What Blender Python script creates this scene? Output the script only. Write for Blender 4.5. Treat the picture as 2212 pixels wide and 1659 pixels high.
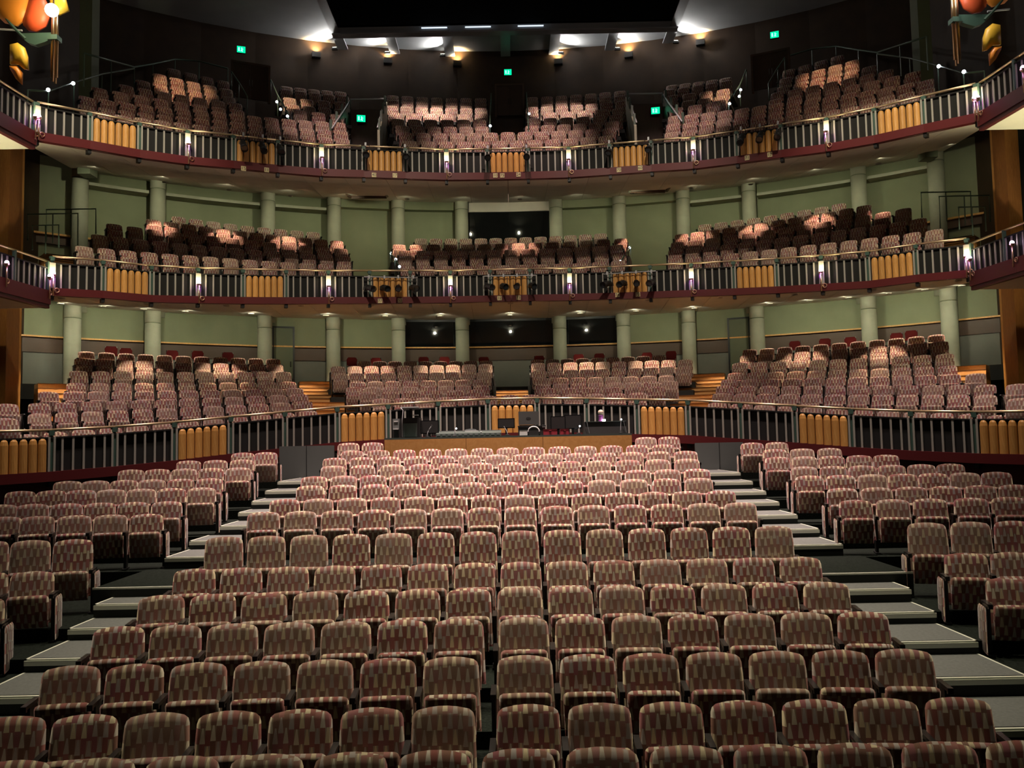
import bpy, math, random
from mathutils import Vector, Matrix
random.seed(7)
PI = math.pi
S = bpy.context.scene
C = S.collection
for o in list(bpy.data.objects): bpy.data.objects.remove(o)

# ------------------------------------------------------------------ camera
F, PITCH, ROLL, CZ = 1880.0, math.radians(3.97), math.radians(1.13), 3.0
fw = Vector((0, math.cos(PITCH), math.sin(PITCH)))
uw = Vector((0, -math.sin(PITCH), math.cos(PITCH)))
rw = Vector((1, 0, 0))
rc = math.cos(ROLL)*rw - math.sin(ROLL)*uw
uc = math.sin(ROLL)*rw + math.cos(ROLL)*uw
cd = bpy.data.cameras.new('camera'); cam = bpy.data.objects.new('camera', cd); C.objects.link(cam)
cd.sensor_width = 36; cd.lens = 36*F/2212; cd.clip_end = 200
m = Matrix((rc, uc, -fw)).transposed().to_4x4(); m.translation = (0, 0, CZ)
cam.matrix_world = m
S.camera = cam

# ------------------------------------------------------------------ world, exposure
w = bpy.data.worlds.new('world'); S.world = w; w.use_nodes = True
w.node_tree.nodes['Background'].inputs[0].default_value = (.9, .85, .8, 1)
w.node_tree.nodes['Background'].inputs[1].default_value = .006
S.view_settings.view_transform = 'Standard'; S.view_settings.look = 'None'
S.view_settings.exposure = 0; S.view_settings.gamma = 1; S.view_settings.use_curve_mapping = False

def spot(loc, target, power, angle, blend=.6, col=(1, .85, .7), rad=.06):
    d = bpy.data.lights.new('spot', 'SPOT'); d.energy = power; d.spot_size = math.radians(angle)
    d.spot_blend = blend; d.color = col; d.shadow_soft_size = rad
    o = bpy.data.objects.new('spot', d); C.objects.link(o); o.location = loc
    o.rotation_euler = (Vector(target)-Vector(loc)).to_track_quat('-Z', 'Y').to_euler()
    return o
def point(loc, power, col=(1, .85, .7), rad=.03):
    d = bpy.data.lights.new('point', 'POINT'); d.energy = power; d.color = col; d.shadow_soft_size = rad
    o = bpy.data.objects.new('point', d); C.objects.link(o); o.location = loc
    return o

# house lights in the ceiling over the stalls
PINK = (1, .74, .66)
for x in (-4.6, 0, 4.6):
    spot((x*.9, 17.6, 18.2), (x*.55, 17.2, 2.6), 15500, 46, .9, PINK, .25)
    spot((x*.9, 13.2, 18.2), (x*.55, 12.6, 2.0), 5600, 44, .9, (1, .82, .66), .25)
    spot((x*1.0, 9.4, 18.2), (x*.6, 8.0, 1.2), 2900, 46, .9, (1, .88, .62), .25)
for sx in (-1, 1):
    spot((sx*7.2, 15.6, 18.2), (sx*9, 15.8, 2.5), 5200, 46, .9, (1, .80, .66), .25)
    spot((sx*6.5, 17.0, 18.2), (sx*9.5, 20.6, 4.0), 6600, 34, .9, (1, .74, .70), .25)      # circle side blocks
    spot((sx*3.2, 18.0, 18.2), (sx*3.6, 23.2, 4.0), 5600, 34, .9, (1, .70, .62), .25)      # circle centre blocks
    spot((sx*7.0, 13.5, 18.2), (sx*10.2, 23.6, 9.2), 5800, 34, .9, (1, .84, .62), .25)     # tier fronts at the sides
    spot((sx*2.5, 13.5, 18.2), (sx*3.8, 26.4, 8.6), 4200, 36, .9, (1, .84, .66), .25)      # tier fronts at the middle
# fill spots added on the stage side to brighten the tier fronts
for x in (-5.5, 5.5):
    spot((x, 2.0, 17.5), (x*.9, 26.5, 8.5), 500, 62, .8, (1, .84, .68), .3)
# gallery lights in the ceiling
for x in (-3.3, -2.0, 2.0):
    spot((x, 25.6, 18.4), (x*1.04, 32.6, 14.9), 3400, 24, .6, (1, .80, .68), .1)
for sx in (-1, 1):
    spot((sx*7.2, 25.0, 18.4), (sx*8.2, 31.4, 14.7), 2300, 19, .6, (1, .70, .46), .1)
    spot((sx*9.8, 23.5, 18.4), (sx*11.2, 29.4, 15.4), 1900, 20, .6, (1, .62, .36), .1)
    spot((sx*4.2, 22.5, 18.4), (sx*5.6, 28.2, 12.8), 2000, 36, .9, (1, .72, .64), .1)
    spot((sx*9.5, 19.0, 18.4), (sx*10.2, 26.6, 12.6), 500, 40, .9, (1, .66, .46), .1)
spot((0, 22.5, 18.4), (0, 28.0, 12.8), 3000, 44, .7, (1, .72, .64), .1)

# ------------------------------------------------------------------ picture helpers (a photo direction met with a known plan line)
def ray(x, y): return fw + (x-1106)/F*rc + (829.5-y)/F*uc
def atY(x, y, Y):
    d = ray(x, y); return d*(Y/d.y) + Vector((0, 0, CZ))
def onC(x, y, cy, R):
    d = ray(x, y); a = d.x**2+d.y**2; b = -2*d.y*cy; c = cy*cy-R*R
    s = (-b+math.sqrt(b*b-4*a*c))/(2*a); return d*s + Vector((0, 0, CZ))

# ------------------------------------------------------------------ materials
MATS = {}
def mat(name, col, rough=.6, metal=0, emit=None, es=0, spec=.5, noise=0, nscale=8, bump=0):
    if name in MATS: return MATS[name]
    m = bpy.data.materials.new(name); m.use_nodes = True
    nt = m.node_tree; b = nt.nodes['Principled BSDF']
    b.inputs['Base Color'].default_value = (*col, 1); b.inputs['Roughness'].default_value = rough
    b.inputs['Metallic'].default_value = metal; b.inputs['Specular IOR Level'].default_value = spec
    if emit:
        b.inputs['Emission Color'].default_value = (*emit, 1); b.inputs['Emission Strength'].default_value = es
    if noise or bump:
        tc = nt.nodes.new('ShaderNodeTexCoord'); n = nt.nodes.new('ShaderNodeTexNoise')
        n.inputs['Scale'].default_value = nscale; n.inputs['Detail'].default_value = 6
        nt.links.new(tc.outputs['Object'], n.inputs['Vector'])
        if noise:
            r = nt.nodes.new('ShaderNodeValToRGB')
            r.color_ramp.elements[0].position = .3; r.color_ramp.elements[1].position = .7
            r.color_ramp.elements[0].color = (*[c*(1-noise) for c in col], 1)
            r.color_ramp.elements[1].color = (*[min(1, c*(1+noise)) for c in col], 1)
            nt.links.new(n.outputs['Fac'], r.inputs['Fac']); nt.links.new(r.outputs['Color'], b.inputs['Base Color'])
        if bump:
            bp = nt.nodes.new('ShaderNodeBump'); bp.inputs['Strength'].default_value = bump
            nt.links.new(n.outputs['Fac'], bp.inputs['Height']); nt.links.new(bp.outputs['Normal'], b.inputs['Normal'])
    MATS[name] = m; return m

def wood(name, a, b_, rough=.45, scale=(14, 14, 1.2)):
    m = bpy.data.materials.new(name); m.use_nodes = True; nt = m.node_tree; b = nt.nodes['Principled BSDF']
    tc = nt.nodes.new('ShaderNodeTexCoord'); mp = nt.nodes.new('ShaderNodeMapping'); mp.inputs['Scale'].default_value = scale
    oi = nt.nodes.new('ShaderNodeObjectInfo')
    n = nt.nodes.new('ShaderNodeTexNoise'); n.inputs['Scale'].default_value = 3; n.inputs['Detail'].default_value = 8; n.inputs['Distortion'].default_value = 1.2
    r = nt.nodes.new('ShaderNodeValToRGB'); r.color_ramp.elements[0].position = .3; r.color_ramp.elements[1].position = .7
    r.color_ramp.elements[0].color = (*a, 1); r.color_ramp.elements[1].color = (*b_, 1)
    hs = nt.nodes.new('ShaderNodeHueSaturation'); mr = nt.nodes.new('ShaderNodeMapRange')
    mr.inputs['To Min'].default_value = .85; mr.inputs['To Max'].default_value = 1.15
    nt.links.new(oi.outputs['Random'], mr.inputs['Value']); nt.links.new(mr.outputs['Result'], hs.inputs['Value'])
    nt.links.new(tc.outputs['Object'], mp.inputs['Vector']); nt.links.new(mp.outputs['Vector'], n.inputs['Vector'])
    nt.links.new(n.outputs['Fac'], r.inputs['Fac']); nt.links.new(r.outputs['Color'], hs.inputs['Color'])
    nt.links.new(hs.outputs['Color'], b.inputs['Base Color']); b.inputs['Roughness'].default_value = rough
    MATS[name] = m; return m

def fabric():
    m = bpy.data.materials.new('fabric'); m.use_nodes = True; nt = m.node_tree; N = nt.nodes; L = nt.links
    b = N['Principled BSDF']; b.inputs['Roughness'].default_value = .9; b.inputs['Specular IOR Level'].default_value = .15
    b.inputs['Sheen Weight'].default_value = .25; b.inputs['Sheen Roughness'].default_value = .5
    def M(op, a, bb=None, cc=None):
        n = N.new('ShaderNodeMath'); n.operation = op
        for i, v in enumerate((a, bb, cc)):
            if v is None: continue
            if isinstance(v, (int, float)): n.inputs[i].default_value = v
            else: L.new(v, n.inputs[i])
        return n.outputs[0]
    uv = N.new('ShaderNodeUVMap'); uv.uv_map = 'fab'
    sx = N.new('ShaderNodeSeparateXYZ'); L.new(uv.outputs[0], sx.inputs[0])
    oi = N.new('ShaderNodeObjectInfo'); at = N.new('ShaderNodeAttribute'); at.attribute_name = 'seat_rnd'
    rnd = M('FRACT', M('ADD', oi.outputs['Random'], at.outputs['Fac']))
    u = M('ADD', M('MULTIPLY', sx.outputs[0], 1/.038), M('MULTIPLY', rnd, 37.3))
    col = M('FLOOR', u); fu = M('FRACT', u)
    wc = N.new('ShaderNodeTexWhiteNoise'); wc.noise_dimensions = '1D'; L.new(col, wc.inputs['W'])
    v = M('ADD', M('ADD', M('MULTIPLY', sx.outputs[1], 1/.105), M('MULTIPLY', rnd, 11.7)), M('MULTIPLY', wc.outputs['Value'], .4))
    row = M('FLOOR', v); fv = M('FRACT', v)
    hw = M('MULTIPLY_ADD', fv, -.40, .54)
    ins = M('LESS_THAN', M('ABSOLUTE', M('SUBTRACT', fu, .5)), hw)
    cx = N.new('ShaderNodeCombineXYZ'); L.new(col, cx.inputs[0]); L.new(row, cx.inputs[1]); L.new(M('MULTIPLY', rnd, 91.0), cx.inputs[2])
    wn = N.new('ShaderNodeTexWhiteNoise'); wn.noise_dimensions = '3D'; L.new(cx.outputs[0], wn.inputs['Vector'])
    def ramp(fac, cols):
        r = N.new('ShaderNodeValToRGB'); r.color_ramp.interpolation = 'CONSTANT'; e = r.color_ramp.elements
        e[0].position = 0; e[0].color = (*cols[0], 1); e[1].position = 1/len(cols); e[1].color = (*cols[1], 1)
        for i in range(2, len(cols)):
            k = e.new(i/len(cols)); k.color = (*cols[i], 1)
        L.new(fac, r.inputs['Fac']); return r.outputs['Color']
    par = M('FRACT', M('MULTIPLY', M('ADD', col, row), .5))
    parity = M('GREATER_THAN', par, .25)
    light = ramp(wn.outputs['Value'], [(.58, .49, .33), (.46, .41, .35), (.53, .44, .29), (.36, .30, .28), (.54, .48, .38), (.34, .30, .29)])
    dark = ramp(wn.outputs['Value'], [(.21, .07, .06), (.25, .09, .08), (.16, .075, .055), (.27, .11, .10), (.19, .095, .07), (.23, .08, .09)])
    mid = ramp(wn.outputs['Value'], [(.28, .20, .15), (.22, .11, .09), (.30, .24, .20), (.19, .10, .07), (.25, .18, .12), (.30, .20, .17)])
    def mix(f, a, bb):
        n = N.new('ShaderNodeMix'); n.data_type = 'RGBA'
        if isinstance(f, float): n.inputs[0].default_value = f
        else: L.new(f, n.inputs[0])
        for i, x in ((6, a), (7, bb)):
            if isinstance(x, tuple): n.inputs[i].default_value = (*x, 1)
            else: L.new(x, n.inputs[i])
        return n.outputs[2]
    base = mix(M('MULTIPLY', ins, M('SUBTRACT', 1.0, parity)), mix(parity, mid, dark), light)
    fade = M('MULTIPLY', M('POWER', M('FRACT', M('MULTIPLY', rnd, 5.37)), 2.0), .42)
    colr = mix(fade, base, (.33, .26, .20))
    L.new(colr, b.inputs['Base Color'])
    tcn = N.new('ShaderNodeTexNoise'); tcn.inputs['Scale'].default_value = 220; L.new(uv.outputs[0], tcn.inputs['Vector'])
    bp = N.new('ShaderNodeBump'); bp.inputs['Strength'].default_value = .15; bp.inputs['Distance'].default_value = .004
    L.new(tcn.outputs['Fac'], bp.inputs['Height']); L.new(bp.outputs['Normal'], b.inputs['Normal'])
    MATS['fabric'] = m; return m
fabric()
mat('black_plastic', (.012, .012, .013), .28)
mat('black_metal', (.015, .016, .017), .45)
mat('carpet', (.012, .016, .013), .95, noise=.5, nscale=40, spec=.1)
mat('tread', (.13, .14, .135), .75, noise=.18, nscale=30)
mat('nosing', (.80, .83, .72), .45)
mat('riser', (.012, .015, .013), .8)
mat('brass', (.95, .72, .44), .30, 1)
mat('rail_brass', (1, .80, .52), .48, 1)
mat('green_metal', (.05, .11, .085), .5)
mat('batten', (.38, .38, .33), .5)
mat('backing', (.005, .006, .005), .8)
mat('red', (.115, .010, .012), .5)
mat('dark_red', (.085, .012, .013), .5)
mat('soffit', (.72, .66, .56), .8, noise=.05, nscale=2)
mat('green_wall', (.235, .255, .15), .8, noise=.06, nscale=1.5)
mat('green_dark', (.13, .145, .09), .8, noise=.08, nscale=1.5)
mat('grey_wall', (.20, .20, .17), .8, noise=.08, nscale=1.5)
mat('concrete', (.34, .34, .25), .75, noise=.08, nscale=3)
mat('brown_wall', (.042, .022, .010), .7, noise=.2, nscale=2)
mat('dado', (.085, .045, .025), .5)
mat('glass_dark', (.006, .007, .008), .04, spec=.6)
mat('ceiling', (.40, .41, .42), .8, noise=.08, nscale=1)
mat('void', (.004, .005, .005), .9)
mat('steel', (.5, .52, .55), .5, .2)
mat('lamp_white', (1, 1, 1), .5, emit=(1, .95, .85), es=14)
mat('girder_sheen', (.8, .9, 1), .5, emit=(.75, .87, 1), es=1.2)  # emission stands in for a soft bluish reflection on the girder
mat('lamp_violet', (1, .9, 1), .5, emit=(1, .72, 1), es=9)
mat('lamp_small', (1, 1, 1), .5, emit=(.86, .94, 1), es=10)
mat('exit_green', (.0, .6, .3), .5, emit=(.0, .80, .36), es=1.3)
mat('exit_white', (.8, 1, .9), .5, emit=(.45, 1, .85), es=1.4)
mat('black_box', (.010, .010, .010), .6)
mat('lens', (.03, .035, .04), .05)
mat('plate', (.80, .70, .38), .5)
mat('grey_gear', (.16, .18, .18), .5)
mat('gear_green', (.06, .085, .075), .5)
mat('screen', (.008, .009, .010), .15)
mat('laptop', (.13, .14, .135), .35, .5)
mat('paper', (.62, .65, .64), .7)
mat('red_box', (.28, .02, .035), .5)
mat('purple', (.22, .06, .25), .6)
mat('pale', (.55, .48, .38), .7)
mat('panel_grey', (.12, .135, .13), .7)
mat('panel_orange', (.80, .30, .035), .45)
mat('panel_red', (.75, .12, .04), .45)
mat('panel_yellow', (.85, .55, .05), .45)
mat('chrome', (.8, .8, .8), .15, 1)
mat('acrylic_red', (.09, .012, .012), .2)
mat('rail_green', (.06, .10, .07), .4)
wood('bar_wood', (.58, .28, .065), (.74, .41, .12))
wood('desk_wood', (.62, .31, .085), (.72, .39, .13), scale=(3, 14, 3))
wood('step_wood', (.56, .30, .10), (.68, .40, .15), scale=(2, 12, 12))
wood('pilaster_wood', (.30, .12, .03), (.42, .19, .05))
wood('door_wood', (.05, .025, .014), (.075, .038, .02))
MT = MATS

# ------------------------------------------------------------------ mesh helpers
class MB:
    def __init__(s): s.v = []; s.f = []; s.uv = []; s.mi = []; s.cur = 0; s.useuv = False; s.attr = []
    def add(s, vs, fs, uvs=None, rnd=0.0):
        n = len(s.v); s.v += [tuple(v) for v in vs]; s.f += [tuple(i+n for i in f) for f in fs]
        s.mi += [s.cur]*len(fs)
        s.uv += list(uvs) if uvs else [(0, 0)]*len(vs)
        s.attr += [rnd]*len(vs)
        if uvs: s.useuv = True
    def box(s, c, d, M=None):
        x, y, z = d[0]/2, d[1]/2, d[2]/2
        vs = [Vector((c[0]+i*x, c[1]+j*y, c[2]+k*z)) for k in (-1, 1) for j in (-1, 1) for i in (-1, 1)]
        if M: vs = [M @ v for v in vs]
        s.add(vs, [(0, 2, 3, 1), (4, 5, 7, 6), (0, 1, 5, 4), (2, 6, 7, 3), (0, 4, 6, 2), (1, 3, 7, 5)])
        return s
    def hexa(s, b, t):   # bottom 4 + top 4 points, counter clockwise seen from above
        s.add(list(b)+list(t), [(3, 2, 1, 0), (4, 5, 6, 7), (0, 1, 5, 4), (1, 2, 6, 5), (2, 3, 7, 6), (3, 0, 4, 7)]); return s
    def tube(s, pts, r, n=8, cap=True):
        pts = [Vector(p) for p in pts]; rings = []
        rr = r if isinstance(r, (list, tuple)) else [r]*len(pts)
        for i, p in enumerate(pts):
            t = (pts[min(i+1, len(pts)-1)]-pts[max(i-1, 0)]).normalized()
            a = t.orthogonal().normalized() if abs(t.z) > .9 else t.cross(Vector((0, 0, 1))).normalized()
            b = t.cross(a)
            rings.append([p+(a*math.cos(2*PI*k/n)+b*math.sin(2*PI*k/n))*rr[i] for k in range(n)])
        vs = [v for q in rings for v in q]; fs = []
        for i in range(len(pts)-1):
            for k in range(n):
                fs.append((i*n+k, i*n+(k+1) % n, (i+1)*n+(k+1) % n, (i+1)*n+k))
        if cap: fs += [tuple(range(n))[::-1], tuple((len(pts)-1)*n+k for k in range(n))]
        s.add(vs, fs); return s
    def lathe(s, prof, n=16, c=(0, 0, 0)):
        vs = []; fs = []
        for (r, z) in prof:
            vs += [(c[0]+r*math.cos(2*PI*k/n), c[1]+r*math.sin(2*PI*k/n), c[2]+z) for k in range(n)]
        for i in range(len(prof)-1):
            for k in range(n): fs.append((i*n+k, i*n+(k+1) % n, (i+1)*n+(k+1) % n, (i+1)*n+k))
        fs += [tuple(range(n))[::-1], tuple((len(prof)-1)*n+k for k in range(n))]
        s.add(vs, fs); return s
    def poly(s, pts, d):  # extruded polygon: pts 3D loop, d extrusion vector
        n = len(pts); d = Vector(d); a = [Vector(p) for p in pts]
        s.add(a+[p+d for p in a], [tuple(range(n)), tuple(range(n, 2*n))[::-1]]+[(i, n+i, n+(i+1) % n, (i+1) % n) for i in range(n)]); return s
    def sphere(s, c, r, n=10):
        prof = [(max(1e-4, r*math.sin(PI*i/n)), -r*math.cos(PI*i/n)) for i in range(n+1)]
        return s.lathe(prof, n*2 if n < 8 else 14, c)
    def mesh(s, name, mats, smooth=False):
        me = bpy.data.meshes.new(name); me.from_pydata(s.v, [], s.f)
        if isinstance(mats, str): mats = [mats]
        for q in mats: me.materials.append(MT[q])
        if len(mats) > 1: me.polygons.foreach_set('material_index', s.mi)
        if smooth: me.polygons.foreach_set('use_smooth', [True]*len(s.f))
        if s.useuv:
            l = me.uv_layers.new(name='fab'); idx = [0]*len(me.loops); me.loops.foreach_get('vertex_index', idx)
            l.data.foreach_set('uv', [c for i in idx for c in s.uv[i]])
            a = me.attributes.new('seat_rnd', 'FLOAT', 'POINT'); a.data.foreach_set('value', s.attr)
        me.update()
        import bmesh
        if not s.useuv:
            bm = bmesh.new(); bm.from_mesh(me); bmesh.ops.recalc_face_normals(bm, faces=bm.faces); bm.to_mesh(me); bm.free()
        return me
    def build(s, name, mats, parent=None, smooth=False):
        return link(name, s.mesh(name, mats, smooth), parent)
def link(name, me, parent=None, loc=None, rot=None):
    o = bpy.data.objects.new(name, me); C.objects.link(o); o.parent = parent
    if loc is not None: o.location = loc
    if rot is not None: o.rotation_euler = rot
    return o
def tag(o, label, cat, group=None):
    o['label'] = label; o['category'] = cat
    if group: o['group'] = group
    return o
def thing(name, label, cat, loc=(0, 0, 0), rz=0, group=None):
    o = link(name, None, None, loc, (0, 0, rz)); return tag(o, label, cat, group)
def struct(o): o['kind'] = 'structure'; return o
def sempty(name): return struct(link(name, None))
def copy_tree(o, parent=None):
    c = o.copy(); C.objects.link(c); c.parent = parent
    for ch in list(o.children): copy_tree(ch, c)
    return c
ORD = ['zeroth', 'first', 'second', 'third', 'fourth', 'fifth', 'sixth', 'seventh', 'eighth', 'ninth', 'tenth', 'eleventh', 'twelfth', 'thirteenth', 'fourteenth', 'fifteenth', 'sixteenth']
def side(x): return 'audience-left' if x > 0 else 'audience-right'

# ------------------------------------------------------------------ curves of the tiers in plan
CY_P, R_P, M_P = 8.0, 13.5, 1.22
CY_M, R_M, M_M = 10.0, 17.0, 1.245
CY_G, R_G, M_G = 11.4, 15.0, 1.26
CY_W = 10.0; RW1, RW2 = 22.5, 23.0
CY_T, RT = 11.0, 24.3     # wall behind the gallery
Z_P = [4.13, 4.09, 4.03, 3.975, 3.865, 3.755, 3.635, 3.54, 3.475, 3.44, 3.42]
Z_M = [8.485, 8.465, 8.445, 8.415, 8.375, 8.32, 8.26, 8.20, 8.135, 8.14, 8.085, 8.06]
Z_G = [12.14, 12.12, 12.12, 12.09, 12.02, 11.99, 11.94, 11.85, 11.79, 11.75, 11.66, 11.6]
def arc(cy, R, th, z=0): return Vector((R*math.sin(th), cy+R*math.cos(th), z))
def post_pts(cy, R, mod, Z, n):
    pts = []
    for k in range(-n, n):
        a = (k+.5)*mod/R; i = k if k >= 0 else -k-1
        p = arc(cy, R, a, Z[i]); pts.append(p)
    return pts

# ------------------------------------------------------------------ stalls rows
H = .78
ROWY = [5.75, 6.65, 7.53, 8.41, 9.35, 10.27, 11.25, 13.0, 13.95, 14.85, 15.75, 16.65, 17.5, 18.3, 19.15]
ROWT = [1.05, 1.065, 1.215, 1.36, 1.49, 1.635, 1.90, 2.08, 2.205, 2.375, 2.50, 2.665, 2.805, 2.94, 3.105]
FLOORZ = [t-H for t in ROWT]; FLOORZ[6] = 1.90-.91
STEPY = [4.9, 5.9, 6.45, 7.35, 8.2, 9.08, 9.95, 12.35, 13.3, 14.2, 15.1, 16.0, 16.85, 17.65, 18.45]
# stepped floor of the stalls
fl = sempty('floor')
b = MB()
for i in range(15):
    y0 = STEPY[i]+.2; y1 = (STEPY[i+1]+.2) if i < 14 else 21.3
    z = FLOORZ[i]
    b.box((0, (y0+y1)/2, z/2-.5), (30, y1-y0, z+1.0))
b.box((0, 2.0, -.30), (30, 6.2, .5))
b.build('stalls_platform', 'carpet', fl)

# ------------------------------------------------------------------ seat meshes
def pillow(mb, hw0, hw1, z0, z1, y0, y1, th, wing=0, arch=0, rc_=.2, nu=8, nv=8, T=None, rnd=0.0, puff=1.0, bot_round=0.0):
    """upholstered slab: half widths at bottom and top, bottom and top centre lines (y, z), thickness"""
    vs = []; uvs = []
    ts = [0, .06]+[.06+.84*i/(nv-3) for i in range(1, nv-3)]+[.90, .96, 1.0]
    us = [-1, -.9]+[-.9+1.8*i/(nu-3) for i in range(1, nu-3)]+[.9, 1]
    nx = len(us); ny = len(ts)
    for sgn in (-1, 1):
        for t in ts:
            hw = hw0+(hw1-hw0)*t
            if t > 1-rc_:
                q = (t-(1-rc_))/rc_; hw -= .04*(1-math.sqrt(max(0, 1-q*q)))
            if bot_round and t < bot_round:
                q = 1-t/bot_round; hw -= .04*(1-math.sqrt(max(0, 1-q*q)))
            for u in us:
                e = ((1-abs(u)**6)*(1-abs(2*t-1)**8))**.5 if abs(u) < 1 and 0 < t < 1 else 0
                x = u*hw; z = z0+(z1-z0)*t-arch*u*u*t; y = y0+(y1-y0)*t-wing*u*u+sgn*(th/2)*(e**.6)*puff
                p = Vector((x, y, z)); vs.append(T @ p if T else p); uvs.append((x+.5, z+.05*sgn))
    fs = []; n = nx*ny
    for j in range(ny-1):
        for i in range(nx-1):
            a = j*nx+i
            fs.append((a, a+1, a+nx+1, a+nx)); a += n
            fs.append((a+nx, a+nx+1, a+1, a))
    for j in range(ny-1):
        a = j*nx; fs.append((a, a+nx, n+a+nx, n+a)); a = j*nx+nx-1; fs.append((a+nx, a, n+a, n+a+nx))
    for i in range(nx-1):
        fs.append((i+1, i, n+i, n+i+1)); a = (ny-1)*nx+i; fs.append((a, a+1, n+a+1, n+a))
    mb.add(vs, fs, uvs, rnd)
def back_mb(mb, h=H, **k): pillow(mb, .25, .232, .20, h, -.125, 0, .08, .022, .022, .15, **k)
def cushion_mb(mb, **k): pillow(mb, .205, .222, .16, .535, -.19, -.245, .10, 0, .004, .16, **k)
def arm_mb(mb, x, T=None):
    q = MB(); q.box((x, -.19, .535), (.045, .30, .03)); q.box((x, -.33, .525), (.045, .03, .045))
    vs = [T @ Vector(v) for v in q.v] if T else q.v
    mb.add(vs, q.f)
def stand_mb(mb, x, T=None):
    q = MB(); q.box((x, -.16, .27), (.035, .17, .50)); q.box((x, -.16, .012), (.06, .30, .024))
    vs = [T @ Vector(v) for v in q.v] if T else q.v
    mb.add(vs, q.f)
def one(fn, name, mt, smooth=False, **k):
    q = MB(); fn(q, **k); return q.mesh(name, mt, smooth)
ME_BACK = one(back_mb, 'backrest', 'fabric', True)
ME_TALL = one(back_mb, 'backrest_tall', 'fabric', True, h=.91)
ME_CUSH = one(cushion_mb, 'seat_cushion', 'fabric', True)
ME_ARM = one(lambda q: arm_mb(q, 0), 'armrest', 'black_plastic')
ME_STD = one(lambda q: stand_mb(q, 0), 'standard', 'black_metal')
def endp(q): pillow(q, .15, .15, .03, .515, -.16, -.16, .03, nu=7, nv=7, T=Matrix.Rotation(PI/2, 4, 'Z') @ Matrix.Translation((-.16, .16, 0)))
ME_END = one(endp, 'end_panel', 'fabric', True)
NSEAT = 0
def seat(loc, rz, label, group, tall=False, last=False, endpanel=0):
    global NSEAT; NSEAT += 1
    r = thing('theatre_seat', label, 'seat', loc, rz, group)
    link('backrest', ME_TALL if tall else ME_BACK, r); link('seat_cushion', ME_CUSH, r)
    xs = [-.262] + ([.262] if last else [])
    for x in xs:
        link('armrest', ME_ARM, r, (x, 0, 0)); link('standard', ME_STD, r, (x, 0, 0))
    if endpanel: link('end_panel', ME_END, r, (endpanel*.305, 0, 0))
    return r

# centre stalls: end seats of each row in the photograph, count, optional gap in the middle
CEN = [(40, 2200, 13, 0), (40, 2060, 14, .10), (160, 1945, 14, .09), (264, 1858, 14, .08), (355, 1780, 14, 0), (425, 1725, 14, 0), (488, 1668, 14, 0),
       (572, 1597, 14, 0), (617, 1555, 14, 0), (672, 1508, 13, 0), (680, 1504, 14, 0), (721, 1483, 13, 0), (724, 1480, 14, 0), (762, 1432, 13, 0)]
YAT = [1610, 1518, 1413, 1332, 1268, 1215, 1148, 1096, 1068, 1042, 1020, 1000, 982, 968]
def lab(i, n, total, block, tall):
    k = total-n   # count from the audience-right end
    return ('tall-backed' if tall else 'patterned')+' tip-up seat, %s from audience-right end, %s row from stage, %s' % (ORD[n+1], ORD[i+1], block)
for i, (xa, xb, n, gap) in enumerate(CEN):
    Y = ROWY[i]; x0 = atY(xa, YAT[i], Y).x; x1 = atY(xb, YAT[i], Y).x
    x0 = max(x0, -3.75); xs = []
    if i == 0: x0, x1, n = x0-.0, x1, 13
    for k in range(n):
        f = k/(n-1); x = x0+(x1-x0-gap)*f+(gap if k >= n/2 else 0)
        xs.append(x)
    for k, x in enumerate(xs):
        y = Y-.0035*x*x
        seat((x, y, FLOORZ[i]), -math.atan2(x, 22), lab(i, k, n, 'centre stalls', i == 6), 'centre stalls, %s row' % ORD[i+1], i == 6, k == n-1)
# two seats on either side of the control desk
for x, nm in ((753, 0), (805, 1), (1395, 2), (1445, 3)):
    P = atY(x, 950, ROWY[14]); s_ = 'beside the %s end of the control desk' % side(P.x)
    seat((P.x, P.y, FLOORZ[14]), -math.atan2(P.x, 24), 'patterned tip-up seat %s, %s' % (s_, 'next to the desk' if nm in (1, 2) else 'at the aisle'), 'seats beside the control desk', False, nm in (1, 3))
# side stalls: seat tops in the photograph, aisle-end last on the left, first on the right
LEFT = {13: [(525, 978), (575, 977)], 12: [(408, 997), (466, 996), (523, 995)], 11: [(284, 1018), (341, 1017), (398, 1015), (456, 1013), (515, 1012)],
        10: [(147, 1042), (207, 1040), (269, 1038), (329, 1036), (391, 1034), (453, 1033)], 9: [(45, 1065), (112, 1064), (176, 1063), (241, 1061), (306, 1059), (371, 1058), (436, 1056)],
        8: [(3, 1091), (72, 1089), (145, 1088), (217, 1086), (289, 1085), (361, 1082)], 7: [(10, 1120), (82, 1118), (162, 1117), (240, 1115), (318, 1113)],
        6: [(-23, 1169), (68, 1167), (160, 1165)], 5: [(-28, 1239), (72, 1236)], 4: [(-40, 1293)]}
RIGHT = {13: [(1624, 957), (1677, 956)], 12: [(1673, 973), (1732, 971), (1791, 970)], 11: [(1679, 990), (1737, 988), (1796, 988), (1855, 986), (1913, 986)],
         10: [(1736, 1009), (1799, 1007), (1862, 1006), (1925, 1005), (1989, 1004), (2052, 1003)], 9: [(1748, 1031), (1815, 1029), (1883, 1028), (1949, 1028), (2015, 1026), (2083, 1025), (2151, 1024)],
         8: [(1818, 1055), (1893, 1054), (1967, 1053), (2041, 1051), (2116, 1050), (2191, 1049)], 7: [(1847, 1084), (1927, 1082), (2007, 1081), (2096, 1079.5), (2178, 1078)],
         6: [(2000, 1132), (2094, 1131), (2188, 1129)], 5: [(2084, 1201), (2184, 1199)], 4: [(2178, 1254)]}
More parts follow.
